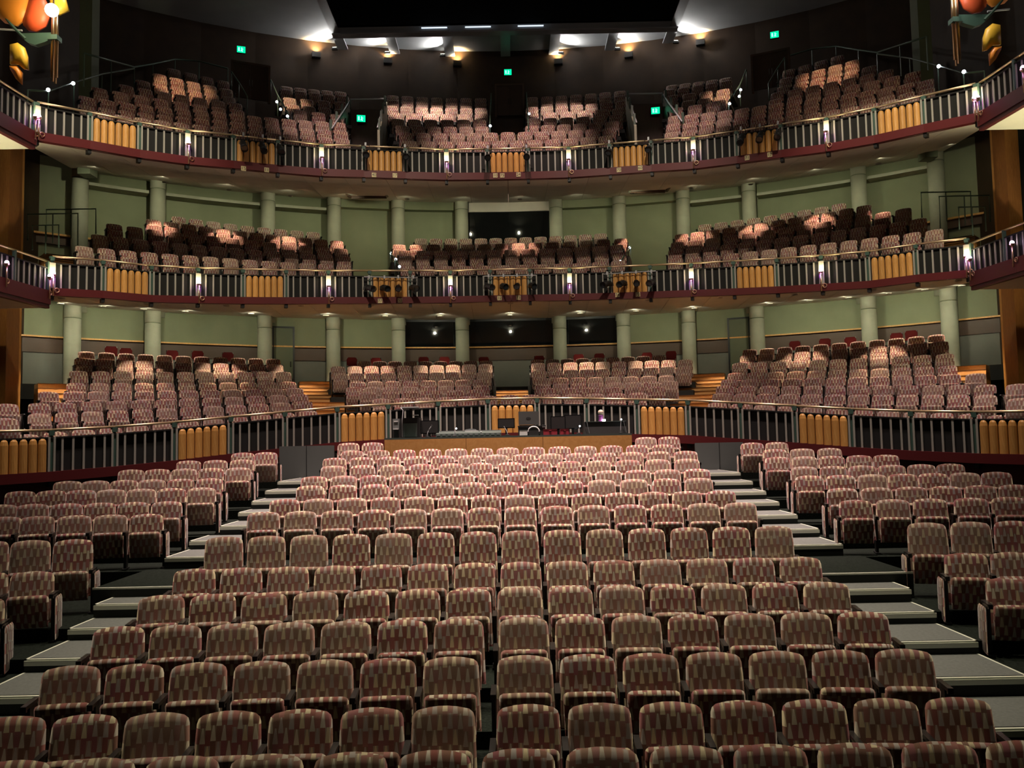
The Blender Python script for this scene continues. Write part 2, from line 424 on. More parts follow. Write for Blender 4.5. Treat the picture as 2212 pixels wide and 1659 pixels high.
for D, sg in ((LEFT, -1), (RIGHT, 1)):
    for i, pts in D.items():
        z = FLOORZ[i]; n = len(pts); blk = side(sg)+' stalls'
        for k, (px, py) in enumerate(pts):
            ht = .91 if i == 6 else H
            d = ray(px, py); Y = ROWY[i]
            P = atY(px, py, Y)
            e = (k == n-1) if sg < 0 else (k == 0)
            q = (n-k) if sg < 0 else k+1
            l = ('tall-backed' if i == 6 else 'patterned')+' tip-up seat, %s from the aisle, %s row from stage, %s' % (ORD[q], ORD[i+1], blk)
            seat((P.x, Y, z), -math.atan2(P.x, 16+Y*.35), l, '%s, %s row' % (blk, ORD[i+1]), i == 6, k == n-1, (-sg if e else 0))

# ------------------------------------------------------------------ aisle stairs of the stalls
NOSE = [(6.55, .30), (7.30, .60), (8.20, .77), (9.08, .90), (9.95, 1.03), (10.55, 1.19), (11.03, 1.31), (12.67, 1.475), (13.62, 1.605), (14.46, 1.755), (15.42, 1.90), (16.2, 2.045), (17.08, 2.19), (17.98, 2.335)]
for sg, xa, xb in ((-1, -5.05, -4.10), (1, 3.75, 4.72)):
    st = thing('aisle_stair', 'grey carpeted aisle steps with pale nosings on the %s side of the stalls' % side(sg), 'stairs')
    for k, (y, z) in enumerate(NOSE):
        y1 = NOSE[k+1][0]+.0 if k < len(NOSE)-1 else 19.9
        land = k == 6
        a, bb = (xa, xb) if not land else (xa-(.25 if sg < 0 else 0), xb+(.25 if sg > 0 else 0))
        if k >= 9: a, bb = (-4.86, bb) if sg < 0 else (a, 4.66)
        cxm = (a+bb)/2; wd = bb-a
        zf = z-.55
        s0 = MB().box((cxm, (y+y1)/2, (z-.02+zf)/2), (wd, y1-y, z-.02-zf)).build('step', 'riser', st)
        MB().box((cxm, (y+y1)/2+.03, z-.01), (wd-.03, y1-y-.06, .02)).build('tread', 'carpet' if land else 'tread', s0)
        n = MB().box((cxm, y+.015, z-.012), (wd, .03, .028)); n.box((a+.012 if sg < 0 else bb-.012, (y+y1)/2, z-.005), (.024, y1-y, .014)) if not land else None
        if not land: n.box((cxm, y-.004, z-.04), (wd, .008, .05))
        n.build('nosing', 'nosing', s0)

# ------------------------------------------------------------------ upper tiers: seats from rows on arcs
UP = MB(); CIRC = []      # joined seats / rows
DECK = {}
def row(cy, R, pts, n, mirror=True, deck=None, indiv=None, aisle=(.34, .34)):
    hits = [onC(x, y, cy, R) for x, y in pts]
    th = [math.atan2(h.x, h.y-cy) for h in hits]; zz = [h.z for h in hits]
    def zi(t):
        if t <= th[0]: return zz[0]
        for j in range(len(th)-1):
            if t <= th[j+1]: return zz[j]+(zz[j+1]-zz[j])*(t-th[j])/(th[j+1]-th[j])
        return zz[-1]
    for sg in ((1, -1) if mirror else (1,)):
        for k in range(n):
            t = th[0]+(th[-1]-th[0])*k/max(1, n-1); z = zi(t)-H
            P = arc(cy, R, sg*t, z)
            if indiv:
                q = (n-k)
                seat(tuple(P), -sg*t, indiv % (ORD[q], side(P.x)), indiv.split(',')[-1].strip() % side(P.x) if '%s' in indiv.split(',')[-1] else 'circle seats', False, (k == n-1) if sg > 0 else (k == 0))
            else:
                T = Matrix.Translation(P) @ Matrix.Rotation(-sg*t, 4, 'Z'); r = random.random()
                UP.cur = 0
                back_mb(UP, nu=7, nv=7, T=T, rnd=r); cushion_mb(UP, nu=6, nv=6, T=T, rnd=r)
                UP.cur = 1
                arm_mb(UP, -.262, T); stand_mb(UP, -.262, T)
                if k == n-1: arm_mb(UP, .262, T); stand_mb(UP, .262, T)
        # platform under the row
        b = DECK.setdefault(deck, MB()); dth = .12 if deck == 'gallery' else .42
        t0, t1 = th[0]-aisle[0]/R, th[-1]+aisle[1]/R; N = max(2, int((t1-t0)*R/1.2))
        for j in range(N):
            a0 = t0+(t1-t0)*j/N; a1 = t0+(t1-t0)*(j+1)/N
            za, zb = zi(a0)-H, zi(a1)-H
            if sg < 0: a0, a1, za, zb = -a1, -a0, zb, za
            q = [arc(cy, R-.62, a0, za), arc(cy, R-.62, a1, zb), arc(cy, R+.46, a1, zb), arc(cy, R+.46, a0, za)]
            dn = Vector((0, 0, -dth))
            b.hexa([p+dn for p in q][::1], q)
    return th, zz

# stalls circle, side blocks
A = [((186, 759), (590, 775), 11), ((179, 774), (595, 787), 11), ((169, 801), (612, 803), 11), ((164, 827), (622, 824), 11), ((104, 846), (637, 838), 12),
     ((84, 871), (647, 851), 12), ((84, 894), (655, 867), 12), ((57, 938), (665, 887), 12)]
for j, (p, q, n) in enumerate(A):
    ind = None
    if j in (5, 6): ind = 'patterned tip-up seat, %s from aisle, '+('second' if j == 6 else 'third')+' circle row, %s side block'
    row(CY_P, 14.4+1.1*(7-j), [p, q], n, True, 'circle', ind)
# a few seats beyond the cross aisle at the very ends
row(CY_P, 15.5, [(14, 872)], 1, True, 'circle'); row(CY_P, 14.6, [(12, 903)], 1, True, 'circle')
# stalls circle, centre blocks
for R, p, q, n in ((22.0, (787, 780), (1049, 779), 9), (20.8, (730, 791), (1048, 786), 10), (19.6, (735, 806), (1045, 803), 10), (18.4, (772, 824), (1038, 819), 8),
                   (17.2, (765, 836), (1040, 832), 8), (16.0, (795, 847), (1030, 841), 6)):
    row(CY_P, R, [p, q], n, True, 'circle')
row(CY_P, 14.6, [(824, 861), (1103, 853), (1378, 848)], 13, False, 'circle')
# first balcony
for R, p, q, n in ((22.0, (385, 468), (676, 501), 9), (21.2, (331, 474), (727, 520), 12), (20.4, (246, 484), (736, 537), 13), (19.6, (214, 507), (742, 553), 14), (18.1, (181, 532), (742, 572), 14)):
    row(CY_M, R, [p, ((p[0]+q[0])/2, (p[1]+q[1])/2+3), q], n, True, 'balcony')
for R, p, q, n in ((22.0, (909, 515), (1297, 504), 13), (21.2, (862, 528), (1341, 515), 14), (20.4, (875, 541), (1332, 529), 13), (19.6, (874, 556), (1339, 545), 13), (18.2, (880, 574), (1335, 563), 12)):
    row(CY_M, R, [p, ((p[0]+q[0])/2, (p[1]+q[1])/2+4), q], n, False, 'balcony')
# gallery
GR = lambda k: R_G+1.25+.86*(8-k)
for k, p, q, n in ((1, (375, 149), (481, 174), 4), (2, (344, 160), (488, 192), 5), (3, (308, 174), (493, 209), 6), (4, (272, 184), (507, 222), 7), (5, (214, 190), (512, 237), 8)):
    row(CY_G, GR(k)+.3, [p, q], n, True, 'gallery')
for k, p, q, n in ((6, (187, 209), (731, 264), 15), (7, (186, 228), (735, 281), 15), (8, (222, 243), (739, 299), 14)):
    row(CY_G, GR(k), [p, ((p[0]+q[0])/2, (p[1]+q[1])/2+4), q], n, True, 'gallery')
for k, p, q, n in ((1, (619, 187), (735, 198), 5), (2, (618, 193), (740, 207), 5), (3, (625, 211), (735, 220), 4), (4, (632, 226), (735, 236), 4), (5, (647, 238), (727, 247), 3)):
    row(CY_G, GR(k)+.15*(6-k), [p, q], n, True, 'gallery')
for k, p, q, n in ((1, (848, 206), (1038, 212), 7), (2, (848, 216), (1038, 221), 7), (3, (845, 228), (1039, 233), 7), (4, (852, 243), (1039, 246), 6), (5, (859, 257), (1036, 258), 6), (6, (868, 271), (1041, 273), 6)):
    row(CY_G, GR(k)+.15*(6-k), [p, q], n, True, 'gallery')
row(CY_G, GR(7), [(876, 286), (1100, 285), (1317, 276)], 13, False, 'gallery')
row(CY_G, GR(8), [(886, 304), (1100, 304), (1309, 293)], 12, False, 'gallery')
o = UP.build('tier_seats', ['fabric', 'black_plastic'], None, True); o['kind'] = 'stuff'
tag(o, 'rows of patterned tip-up seats filling the circle, first balcony and gallery', 'seats')
for k, b in DECK.items():
    struct(b.build('floor_'+k, 'riser'))

# ------------------------------------------------------------------ tier fronts
def frame(p, q):
    d = (q-p); L = d.length; t = d.normalized(); n = Vector((t.y, -t.x, 0)).normalized()   # n points to the stage
    return d, L, t, n
def bar_mesh(h, w, name):
    prof = []
    for i in range(7):
        a = PI*i/6; prof.append((w/2*math.cos(a), -w*.42*math.sin(a)))
    vs = []; zs = [0, h-w*.75, h-w*.3, h-w*.08, h]; sc = [1, 1, .86, .55, .12]
    q = MB()
    for z, s_ in zip(zs, sc): vs += [(x*s_, y*s_, z) for x, y in prof]
    fs = []
    for j in range(4):
        for i in range(6): a = j*7+i; fs.append((a, a+1, a+8, a+7))
        a = j*7; fs.append((a+6, a, a+7, a+13))
    fs += [tuple(range(7)), tuple(range(28, 35))[::-1]]
    q.add(vs, fs); return q.mesh(name, 'bar_wood', False)
LAMPS = []; FR = {}
def tier_front(key, label, cy, R, mod, Z, n, gap, hb, hr, lamps, postw=.06):
    pts = post_pts(cy, R, mod, Z, n); root = thing(key, label, 'balcony front')
    bat = MB().box((0, -.012, hb/2), (.042, .024, hb)).mesh('batten', 'batten')
    bar = bar_mesh(hb-.02, .165, 'timber_bar')
    brk = MB().box((0, .05, -.05), (.09, .16, .12)).mesh('bracket', 'black_metal')
    pst = MB().box((0, .02, 0), (postw, .05, gap+.05)).mesh('rail_post', 'green_metal')
    pst2 = MB().box((0, .035, .0), (.13, .07, .06)); pst2.box((0, -.005, -.03), (.10, .05, .10)); pst2 = pst2.mesh('rail_clamp', 'green_metal')
    sil = MB().box((0, 0, hb/2), (.05, .03, hb)).mesh('panel_post', 'green_metal')
    for i, p in enumerate(pts):
        k = i-n; t = (pts[min(i+1, 2*n-1)]-pts[max(i-1, 0)]); rz = math.atan2(t.y, t.x)
        base = p-Vector((0, 0, gap+hb))
        link('bracket', brk, root, base-Vector((0, 0, hr)), (0, 0, rz))
        link('rail_post', pst, root, p-Vector((0, 0, gap/2+.02)), (0, 0, rz)); link('rail_clamp', pst2, root, p-Vector((0, 0, .03)), (0, 0, rz))
        link('panel_post', sil, root, base, (0, 0, rz))
        ia = (k+.5)
        islamp = lamps and (abs(abs(ia)-1.5) % 3 < .01)
        tn = t.normalized()
        for s_ in (-1, 1):
            link('batten', bat, root, base+Vector((tn.x, tn.y, 0))*s_*.05+Vector((tn.y, -tn.x, 0))*.02, (0, 0, rz))
        if islamp: LAMPS.append((key, p, base, rz, hr, ia))
    for i in range(2*n-1):
        p, q = pts[i], pts[i+1]; d, L, t, nn = frame(p, q); k = i-n+1; rz = math.atan2(d.y, d.x)
        MB().tube([p, q], .028, 10).build('handrail', 'rail_brass', root, True)
        e = nn*.0
        up = Vector((0, 0, 1))
        def slab(z0, z1, y0, y1, name, mt):
            pp = [p-nn*y1, q-nn*y1, q-nn*y0, p-nn*y0]
            b_ = [v+up*z0 for v in pp]; t_ = [v+up*z1 for v in pp]
            return MB().hexa([b_[3], b_[2], b_[1], b_[0]], [t_[3], t_[2], t_[1], t_[0]]).build(name, mt, root)
        slab(-gap-.03, -gap, -.03, .08, 'top_sill', 'backing')
        slab(-gap-hb, -gap-.03, .02, .05, 'backing_panel', 'backing')
        f_ = slab(-gap-hb-hr, -gap-hb, -.07, .10, 'fascia_panel', 'red')
        timber = (k % 3 == 0)
        cnt = 6 if timber else 5
        for j in range(cnt):
            u = (j+.5)/cnt if timber else (j+1)/(cnt+1)
            if timber: u = .07+.86*u
            c = p+d*u-up*(gap+hb)
            link('timber_bar' if timber else 'batten', bar if timber else bat, root, c, (0, 0, rz))
    FR[key] = pts
    return root
tier_front('circle_parapet', 'circle parapet above the stalls with brass rail, pale battens and timber bars', CY_P, R_P, M_P, Z_P, 10, .14, .70, .20, False)
tier_front('balcony_parapet', 'first balcony front with brass rail, red fascia, pale battens and timber bars', CY_M, R_M, M_M, Z_M, 11, .17, .66, .20, True)
tier_front('gallery_parapet', 'top gallery front with brass rail, red fascia, pale battens and timber bars', CY_G, R_G, M_G, Z_G, 11, .10, .66, .22, True)

# ------------------------------------------------------------------ rail lamps with violet bulbs
def rail_lamp(loc, rz, label, group, power=5):
    r = thing('rail_lamp', label, 'lamp', loc, rz, group)
    MB().tube([(0, -.13, -.22), (0, -.13, .28)], .018, 8).build('stem', 'brass', r, True)
    q = MB()
    q.tube([(.09+.055*math.cos(a), -.11, -.06+.055*math.sin(a)) for a in [i*PI/6 for i in range(13)]], .011, 6, False); q.tube([(0, -.13, -.06), (.05, -.10, -.06), (.09, -.06, -.06)], .011, 6)
    q.build('scroll', 'brass', r, True)
    MB().lathe([(.02, .26), (.05, .29), (.065, .33), (.066, .34), (.045, .34)], 14, (0, -.13, 0)).build('cup', 'brass', r, True)
    MB().sphere((0, -.13, .365), .05, 8).build('bulb', 'lamp_violet', r, True)
    return r
for key, p, base, rz, hr, ia in LAMPS:
    tier = 'first balcony' if key[0] == 'b' else 'gallery'
    idx = int((abs(ia)+1.5)/3)
    rail_lamp(tuple(base), rz, 'brass lamp with violet-white bulb, %s from centre on %s front, %s side' % (ORD[idx], tier, side(ia)), 'rail lamps on the '+tier)
    n = Vector((math.sin(rz), -math.cos(rz), 0))
    bl = base+n*.13+Vector((0, 0, .44))
    d = point(tuple(bl+n*.03), 6.0, (1, .80, .42), .02)
    d2 = point(tuple(base+n*.16+Vector((0, 0, .24))), 1.8, (.75, .2, 1), .02)
    # pale double post behind the lamp
    q = MB().box((0, -.03, .33), (.07, .03, .66)).build('lamp_backplate', 'batten', bpy.data.objects[key], False); q.location = base; q.rotation_euler = (0, 0, rz)

# ------------------------------------------------------------------ soffits, walls, columns
def ring(cyA, RA, zA, cyB, RB, zB, t0, t1, N, th_=.06, name='soffit_panel', mt='soffit', parent=None, gap=.006):
    for j in range(N):
        a0 = t0+(t1-t0)*j/N; a1 = t0+(t1-t0)*(j+1)/N
        g = gap
        za0 = zA(a0) if callable(zA) else zA; za1 = zA(a1) if callable(zA) else zA
        pA0, pA1 = arc(cyA, RA, a0+g/RA, za0), arc(cyA, RA, a1-g/RA, za1)
        # same compass direction on the outer ring
        pB0, pB1 = arc(cyB, RB, a0*RA/RB*1.12+g/RB, zB), arc(cyB, RB, a1*RA/RB*1.12-g/RB, zB)
        u = Vector((0, 0, th_))
        MB().hexa([pA0, pA1, pB1, pB0], [pA0+u, pA1+u, pB1+u, pB0+u]).build(name, mt, parent)
sf1 = sempty('ceiling_circle'); sf2 = sempty('ceiling_balcony')
def zM(a):
    i = abs(a)*R_M/M_M-.5; i0 = max(0, min(10, int(max(0, i)))); f = max(0, i)-i0
    return Z_M[i0]+(Z_M[min(11, i0+1)]-Z_M[i0])*min(1, f)-1.03
def zG(a):
    i = abs(a)*R_G/M_G-.5; i0 = max(0, min(10, int(max(0, i)))); f = max(0, i)-i0
    return Z_G[i0]+(Z_G[min(11, i0+1)]-Z_G[i0])*min(1, f)-.98
def soffit1(P):
    a = math.atan2(P.x, P.y-CY_M); R_ = math.hypot(P.x, P.y-CY_M); RB = RW1+.3
    f = max(0, min(1, (R_-R_M)/(RB-R_M))); af = a/(1-f+f*R_M/RB*1.12)
    return zM(af)*(1-f)+7.72*f
ring(CY_M, R_M, zM, CY_W, RW1+.3, 7.72, -.80, .80, 22, parent=sf1)
ring(CY_G, R_G, zG, CY_W, RW2+.3, 12.35, -.92, .92, 22, parent=sf2)
# back walls, one panel for each bay between columns
def wallseg(R, a0, a1, z0, z1, th_, name, mt, parent, cy=CY_W, n=4):
    b = MB()
    for j in range(n):
        p = a0+(a1-a0)*j/n; q = a0+(a1-a0)*(j+1)/n
        pts = [arc(cy, R, p, z0), arc(cy, R, q, z0), arc(cy, R+th_, q, z0), arc(cy, R+th_, p, z0)]
        u = Vector((0, 0, z1-z0)); b.hexa(pts, [v+u for v in pts])
    return b.build(name, mt, parent)
COL1 = [105.5, 244, 385.5, 534, 777.5, 952]; COL2 = [103, 242, 382, 527, 769, 940]
def cang(o, R, py):
    P = onC(1106+o, py, CY_W, R); return math.atan2(P.x, P.y-CY_W)
w1 = sempty('wall_back_circle'); w2 = sempty('wall_back_balcony'); w3 = sempty('wall_back_gallery')
ang1 = [cang(o, RW1-.55, 820) for o in COL1]; ang2 = [cang(o, RW2-.55, 820) for o in COL2]
b1 = [-1.05]+[-a for a in ang1[::-1]]+ang1+[1.05]; b2 = [-1.05]+[-a for a in ang2[::-1]]+ang2+[1.05]
wi = 0
for j in range(len(b1)-1):
    a0, a1 = b1[j], b1[j+1]; c = (a0+a1)/2
    glass = abs(c) < .17
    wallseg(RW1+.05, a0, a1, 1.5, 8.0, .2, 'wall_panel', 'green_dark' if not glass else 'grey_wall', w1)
    wallseg(RW1-.02, a0, a1, 3.5, 6.15, .08, 'lower_panel', 'grey_wall', w1)
    wallseg(RW1-.06, a0, a1, 6.15, 6.62, .10, 'dado_panel', 'dado', w1)
    wallseg(RW1-.16, a0, a1, 6.62, 6.67, .22, 'dado_rail', 'bar_wood', w1)
    if glass:
        wi += 1; o = struct(wallseg(RW1-.03, a0+.004, a1-.004, 6.70, 7.66, .05, 'window_%d' % wi, 'glass_dark', None, n=1))
        wallseg(RW1-.04, a0, a1, 7.62, 7.70, .08, 'window_head', 'black_metal', o, n=1)
    else:
        wallseg(RW1, a0, a1, 6.67, 8.0, .06, 'upper_panel', 'green_wall', w1)
    a0, a1 = b2[j], b2[j+1]; c = (a0+a1)/2
    wallseg(RW2+.05, a0, a1, 7.6, 12.6, .2, 'wall_panel', 'green_wall', w2)
    if abs(c) < .05:
        wi += 1; o = struct(wallseg(RW2-.03, a0+.004, a1-.004, 9.6, 11.92, .05, 'window_%d' % wi, 'glass_dark', None, n=1))
        wallseg(RW2-.1, a0, a1, 11.92, 12.6, .12, 'window_head', 'soffit', o, n=2)
    elif abs(c) > .62: pass
    elif abs(c) < .30:
        wallseg(RW2-.25, a0, a1, 11.95, 12.6, .3, 'bulkhead', 'green_wall', w2)
    else:
        wallseg(RW2-.5, a0+.012, a1-.012, 11.72, 11.82, .5, 'light_shelf', 'concrete', w2)
    if abs(c) > .34: wallseg(RW2-.16, a0, a1, 10.0, 10.06, .22, 'dado_rail', 'bar_wood', w2); wallseg(RW2-.06, a0, a1, 9.72, 10.0, .10, 'dado_panel', 'dado', w2)
for lvl, angs, R, z0, z1, lbl in ((1, ang1, RW1-.55, 1.5, 7.75, 'circle'), (2, ang2, RW2-.55, 7.5, 12.4, 'first balcony')):
    for k, a in enumerate(angs):
        for sg in (-1, 1):
            P = arc(CY_W, R, sg*a, z0)
            c = thing('column', 'round grey-green concrete column at back of %s, %s from centre, %s side' % (lbl, ORD[k+1], side(sg)), 'column', tuple(P), 0, 'columns behind the '+lbl)
            zs = (z1-z0)-.55
            MB().lathe([(.25, 0), (.25, zs)], 24).build('shaft', 'concrete', c, True)
            MB().lathe([(.24, zs), (.24, zs+.03)], 24).build('joint', 'green_dark', c, True)
            MB().lathe([(.252, zs+.03), (.252, z1-z0)], 24).build('head', 'concrete', c, True)
# gallery wall and ceiling
for j in range(12):
    a0 = -1.0+2.0*j/12; a1 = -1.0+2.0*(j+1)/12
    wallseg(RT, a0, a1, 12.0, 20.0, .25, 'wall_panel', 'brown_wall', w3, cy=CY_T, n=2)
# side walls
for sg, nm in ((-1, 'left'), (1, 'right')):
    b = MB(); b.box((sg*15.2, 12, 9), (.3, 40, 24)); struct(b.build('wall_'+nm, 'brown_wall'))
ce = sempty('ceiling')
ZC = 19.38
for (x0, x1, y0, y1) in ((-15.2, -6.7, -2, 37), (6.7, 15.2, -2, 37), (-6.7, 6.7, 33.2, 37)):
    MB().box(((x0+x1)/2, (y0+y1)/2, ZC+.1), (x1-x0, y1-y0, .2)).build('ceiling_board', 'ceiling', ce)
q = MB(); q.box((0, 15.6, 24), (13.6, 35.4, .2))
for sx in (-1, 1): q.box((sx*6.8, 15.6, 22.0), (.1, 35.4, 5.2))
q.box((0, 33.25, 22.0), (13.6, .1, 5.2)); q.box((0, -2.0, 22.0), (13.6, .1, 5.2)); q.build('roof_void', 'void', ce)
struct(MB().box((0, -2.2, 9), (30.4, .2, 24)).build('wall_stage', 'void'))
struct(MB().box((0, 37.2, 9), (30.4, .2, 24)).build('wall_rear', 'void'))
# edge girders and hanging beams of the ceiling opening
g = thing('ceiling_girder', 'long grey steel girder across the front of the black ceiling opening', 'girder')
MB().box((0, 33.1, 19.25), (13.5, .12, .34)).build('web', 'steel', g)
MB().box((0, 33.0, 19.07), (13.5, .36, .05)).build('flange', 'steel', g)
for x in (-2.75, -1.05, 1.0):  # glowing strips paint the bluish reflection along the girder
    q = MB().box((x, 32.85, 19.15), (1.15, .10, .10)).build('sheen_backing', 'steel', g)
    MB().box((x, 32.80, 19.22), (1.0, .06, .03)).build('sheen_strip', 'girder_sheen', q)
for sg in (-1, 1):
    e = thing('ceiling_girder', 'grey steel edge girder running to the stage on the %s side' % side(sg), 'girder')
    MB().box((sg*6.7, 20, 19.31), (.16, 26.4, .24)).build('web', 'steel', e)
    MB().box((sg*6.62, 20, 19.18), (.34, 26.4, .04)).build('flange', 'steel', e)
BEAM = [(-6.6, 1), (-4.55, 1), (-2.3, 1), (0, 0), (2.0, -1), (4.3, -1), (6.6, -1)]
for x, s_ in BEAM:
    yb = CY_T+math.sqrt(RT**2-x*x)
    e = thing('ceiling_beam', 'short grey steel beam between girder and gallery wall, %s' % ('at the centre' if x == 0 else '%s from centre, %s side' % (ORD[round(abs(x)/2.2)], side(x))), 'beam')
    MB().box((x, (33.2+yb)/2, 19.28), (.10, yb-33.2-.04, .18)).build('web', 'steel', e)
    MB().box((x, (33.2+yb)/2, 19.17), (.40, yb-33.2-.04, .05)).build('flange', 'steel', e)
    if s_:
        ed = -s_ if abs(x) < 6 else math.copysign(1, x)
        u = MB().box((x+ed*.30, yb-.22, 19.10), (.24, .12, .08)).build('uplight_box', 'black_box', e)
        MB().box((x+ed*.30, yb-.22, 19.15), (.16, .06, .02)).build('uplight_tube', 'lamp_white', u)
        spot((x+ed*.42, yb-.55, 19.12), (x+ed*.62, yb-.80, 19.2), 120 if abs(x) < 6 else 130, 160, .5, (1, .97, .92), .06)
# up-lighting sconces on the gallery wall
for px, py in ((683, 118), (838, 131), (988, 137), (1206, 133), (1358, 118), (1513, 91)):
    P = onC(px, py, CY_T, RT-.12); rz = -math.atan2(P.x, P.y-CY_T)
    k = round(abs(P.x)/2.5+.3)
    s_ = thing('wall_sconce', 'black box sconce glowing upward on gallery wall, %s from the centre door, %s side' % (ORD[max(1, min(3, k))], side(P.x)), 'lamp', tuple(P), rz, 'gallery sconces')
    MB().box((0, 0, -.02), (.34, .2, .22)).build('housing', 'black_box', s_)
    MB().box((0, 0, .095), (.28, .14, .01)).build('lamp_glass', 'lamp_white', s_)
    n = Vector((math.sin(-rz), math.cos(-rz), 0))
    spot(tuple(P-n*.06+Vector((0, 0, .13))), tuple(P+n*.12+Vector((0, 0, .55))), 190, 125, 1, (1, .66, .28), .04)

# ------------------------------------------------------------------ recessed downlights
def downlight(P, label, group, power, ang, col, tgt=None, r=.075, lens='lamp_white'):
    o = thing('downlight', label, 'light', tuple(P), 0, group)
    MB().lathe([(r+.025, -.012), (r+.03, .0), (r+.03, .01), (r+.002, .01), (r+.002, -.012)], 18).build('trim_ring', 'soffit', o, True)
    MB().lathe([(.001, -.006), (r, -.006), (r, .004), (.001, .004)], 18).build('lamp', lens, o, True)
    spot((P[0], P[1], P[2]-.03), tgt if tgt else (P[0], P[1], P[2]-3), power, ang, .55, col, .04)
WARM = (1, .74, .52)
def soff1(a):  # height of circle soffit at direction a and radius
    return 7.66
KD = [0, 0]
for px in (60, 130, 221, 310, 400, 542, 704, 832, 951, 1102, 1253, 1374, 1500, 1663, 1750, 1834, 1920, 2000, 2080):
    y = 688-.0197*(px-600)
    P = onC(px, y, CY_W, 20.9); P.z = 7.62+.012*0
    t = math.atan2(P.x, P.y-CY_W); n = Vector((math.sin(t), math.cos(t), 0))
    P.z = soffit1(P)-.012
    k = KD[round(P.x > 0)] = KD[round(P.x > 0)]+1
    downlight(P, 'small round downlight in the balcony soffit %s' % ('above the central circle window' if abs(P.x) < .3 else 'over back rows, %s counted from audience-right, %s half' % (ORD[k], side(P.x))), 'downlights over the circle', 330, 62, WARM, tuple(P-n*.2-Vector((0, 0, 3))))
    W_ = P-n*.9; W_.z = soffit1(W_)-.06
    spot(tuple(W_), tuple(P+n*1.55-Vector((0, 0, .9))), 72, 100, 1, (1, .98, .72), .035)
for k in range(-7, 8):   # second ring, added to light the circle rows under the balcony
    P = arc(CY_P, 19.35, k*.112, 7.40); nr = Vector((math.sin(k*.112), math.cos(k*.112), 0)); P.z = soffit1(P)-.012
    downlight(P, 'round downlight in the balcony soffit over mid circle rows, %s' % ('centre' if k == 0 else '%s from centre, %s side' % (ORD[abs(k)], side(k))), 'added downlights over mid circle', 620, 40, WARM, tuple(P+nr*1.3+Vector((0, 0, -2.2))), .06, 'grey_gear')
for k in range(-6, 7):  # ring added behind the fascia to throw warm light on mid circle rows
    a = k*.125; P = arc(CY_M, R_M+.35, a, 7.36); P.z = soffit1(P)-.012; nr = Vector((math.sin(a), math.cos(a), 0))
    downlight(P, 'round downlight just behind the first balcony fascia, %s' % ('centre' if k == 0 else '%s from centre, %s side' % (ORD[abs(k)], side(k))), 'added downlights behind the fascia', 480, 34, (1, .64, .40), tuple(P-nr*.75+Vector((0, 0, -2.4))), .05, 'grey_gear')
for k in range(-7, 8):
    P = arc(CY_W, 21.6, k*.098+.02, 11.86)
    t = k*.098+.02; n = Vector((math.sin(t), math.cos(t), 0))
    if k % 2 == 0 or abs(k) in (5, 3):
        Q = arc(CY_W, 20.2, t, 11.62 if abs(k) < 4 else 11.5)
        downlight(Q, 'round downlight in the gallery soffit, %s' % ('over the central balcony window' if k == 0 else '%s from centre, %s side' % (ORD[abs(k)], side(k))), 'downlights over the balcony', 420, 44, (1, .60, .42), tuple(Q+n*.95+Vector((0, 0, -2.3))), .05, 'grey_gear')
    spot(tuple(P-n*1.2-Vector((0, 0, .15))), tuple(P+n*1.4-Vector((0, 0, 1.1))), 82, 100, 1, (1, .98, .68), .035)

# ------------------------------------------------------------------ wall below the circle parapet and wooden circle steps
wp = sempty('wall_circle_front')
pts = FR['circle_parapet']
for i in range(len(pts)-1):
    p, q = pts[i].copy(), pts[i+1].copy(); d, L, t, n = frame(p, q); p -= n*.05; q -= n*.05
    for z0, z1, mt, off in ((.2, 1.0, 'brown_wall', .0),):
        pass
    zp, zq = p.z-1.04, q.z-1.04
    b_ = [Vector((p.x, p.y, .2)), Vector((q.x, q.y, .2)), Vector((q.x, q.y, .2))-n*.15, Vector((p.x, p.y, .2))-n*.15]
    t_ = [Vector((p.x, p.y, zp)), Vector((q.x, q.y, zq)), Vector((q.x, q.y, zq))-n*.15, Vector((p.x, p.y, zp))-n*.15]
    MB().hexa(b_, t_).build('wall_panel', 'dark_red', wp)
for k, (xa, xb, y0, y1) in enumerate(((604, 722, 962, 1040), (1503, 1604, 955, 1022))):
    Y = 19.95; a = atY(xa, y1, Y); bb = atY(xb, y0, Y); a.x, bb.x = min(a.x, bb.x), max(a.x, bb.x)
    d = struct(MB().box(((a.x+bb.x)/2, Y, (2.2+bb.z)/2), (bb.x-a.x, .06, bb.z-2.2)).build('door_%d' % (k+1), 'panel_grey'))
    MB().box(((a.x+bb.x)/2, Y-.035, (2.2+bb.z)/2), (.012, .02, bb.z-2.2)).build('panel_joint', 'black_metal', d)
def wood_steps(cy, specs, label, z0, dz, n, group=None):
    pass
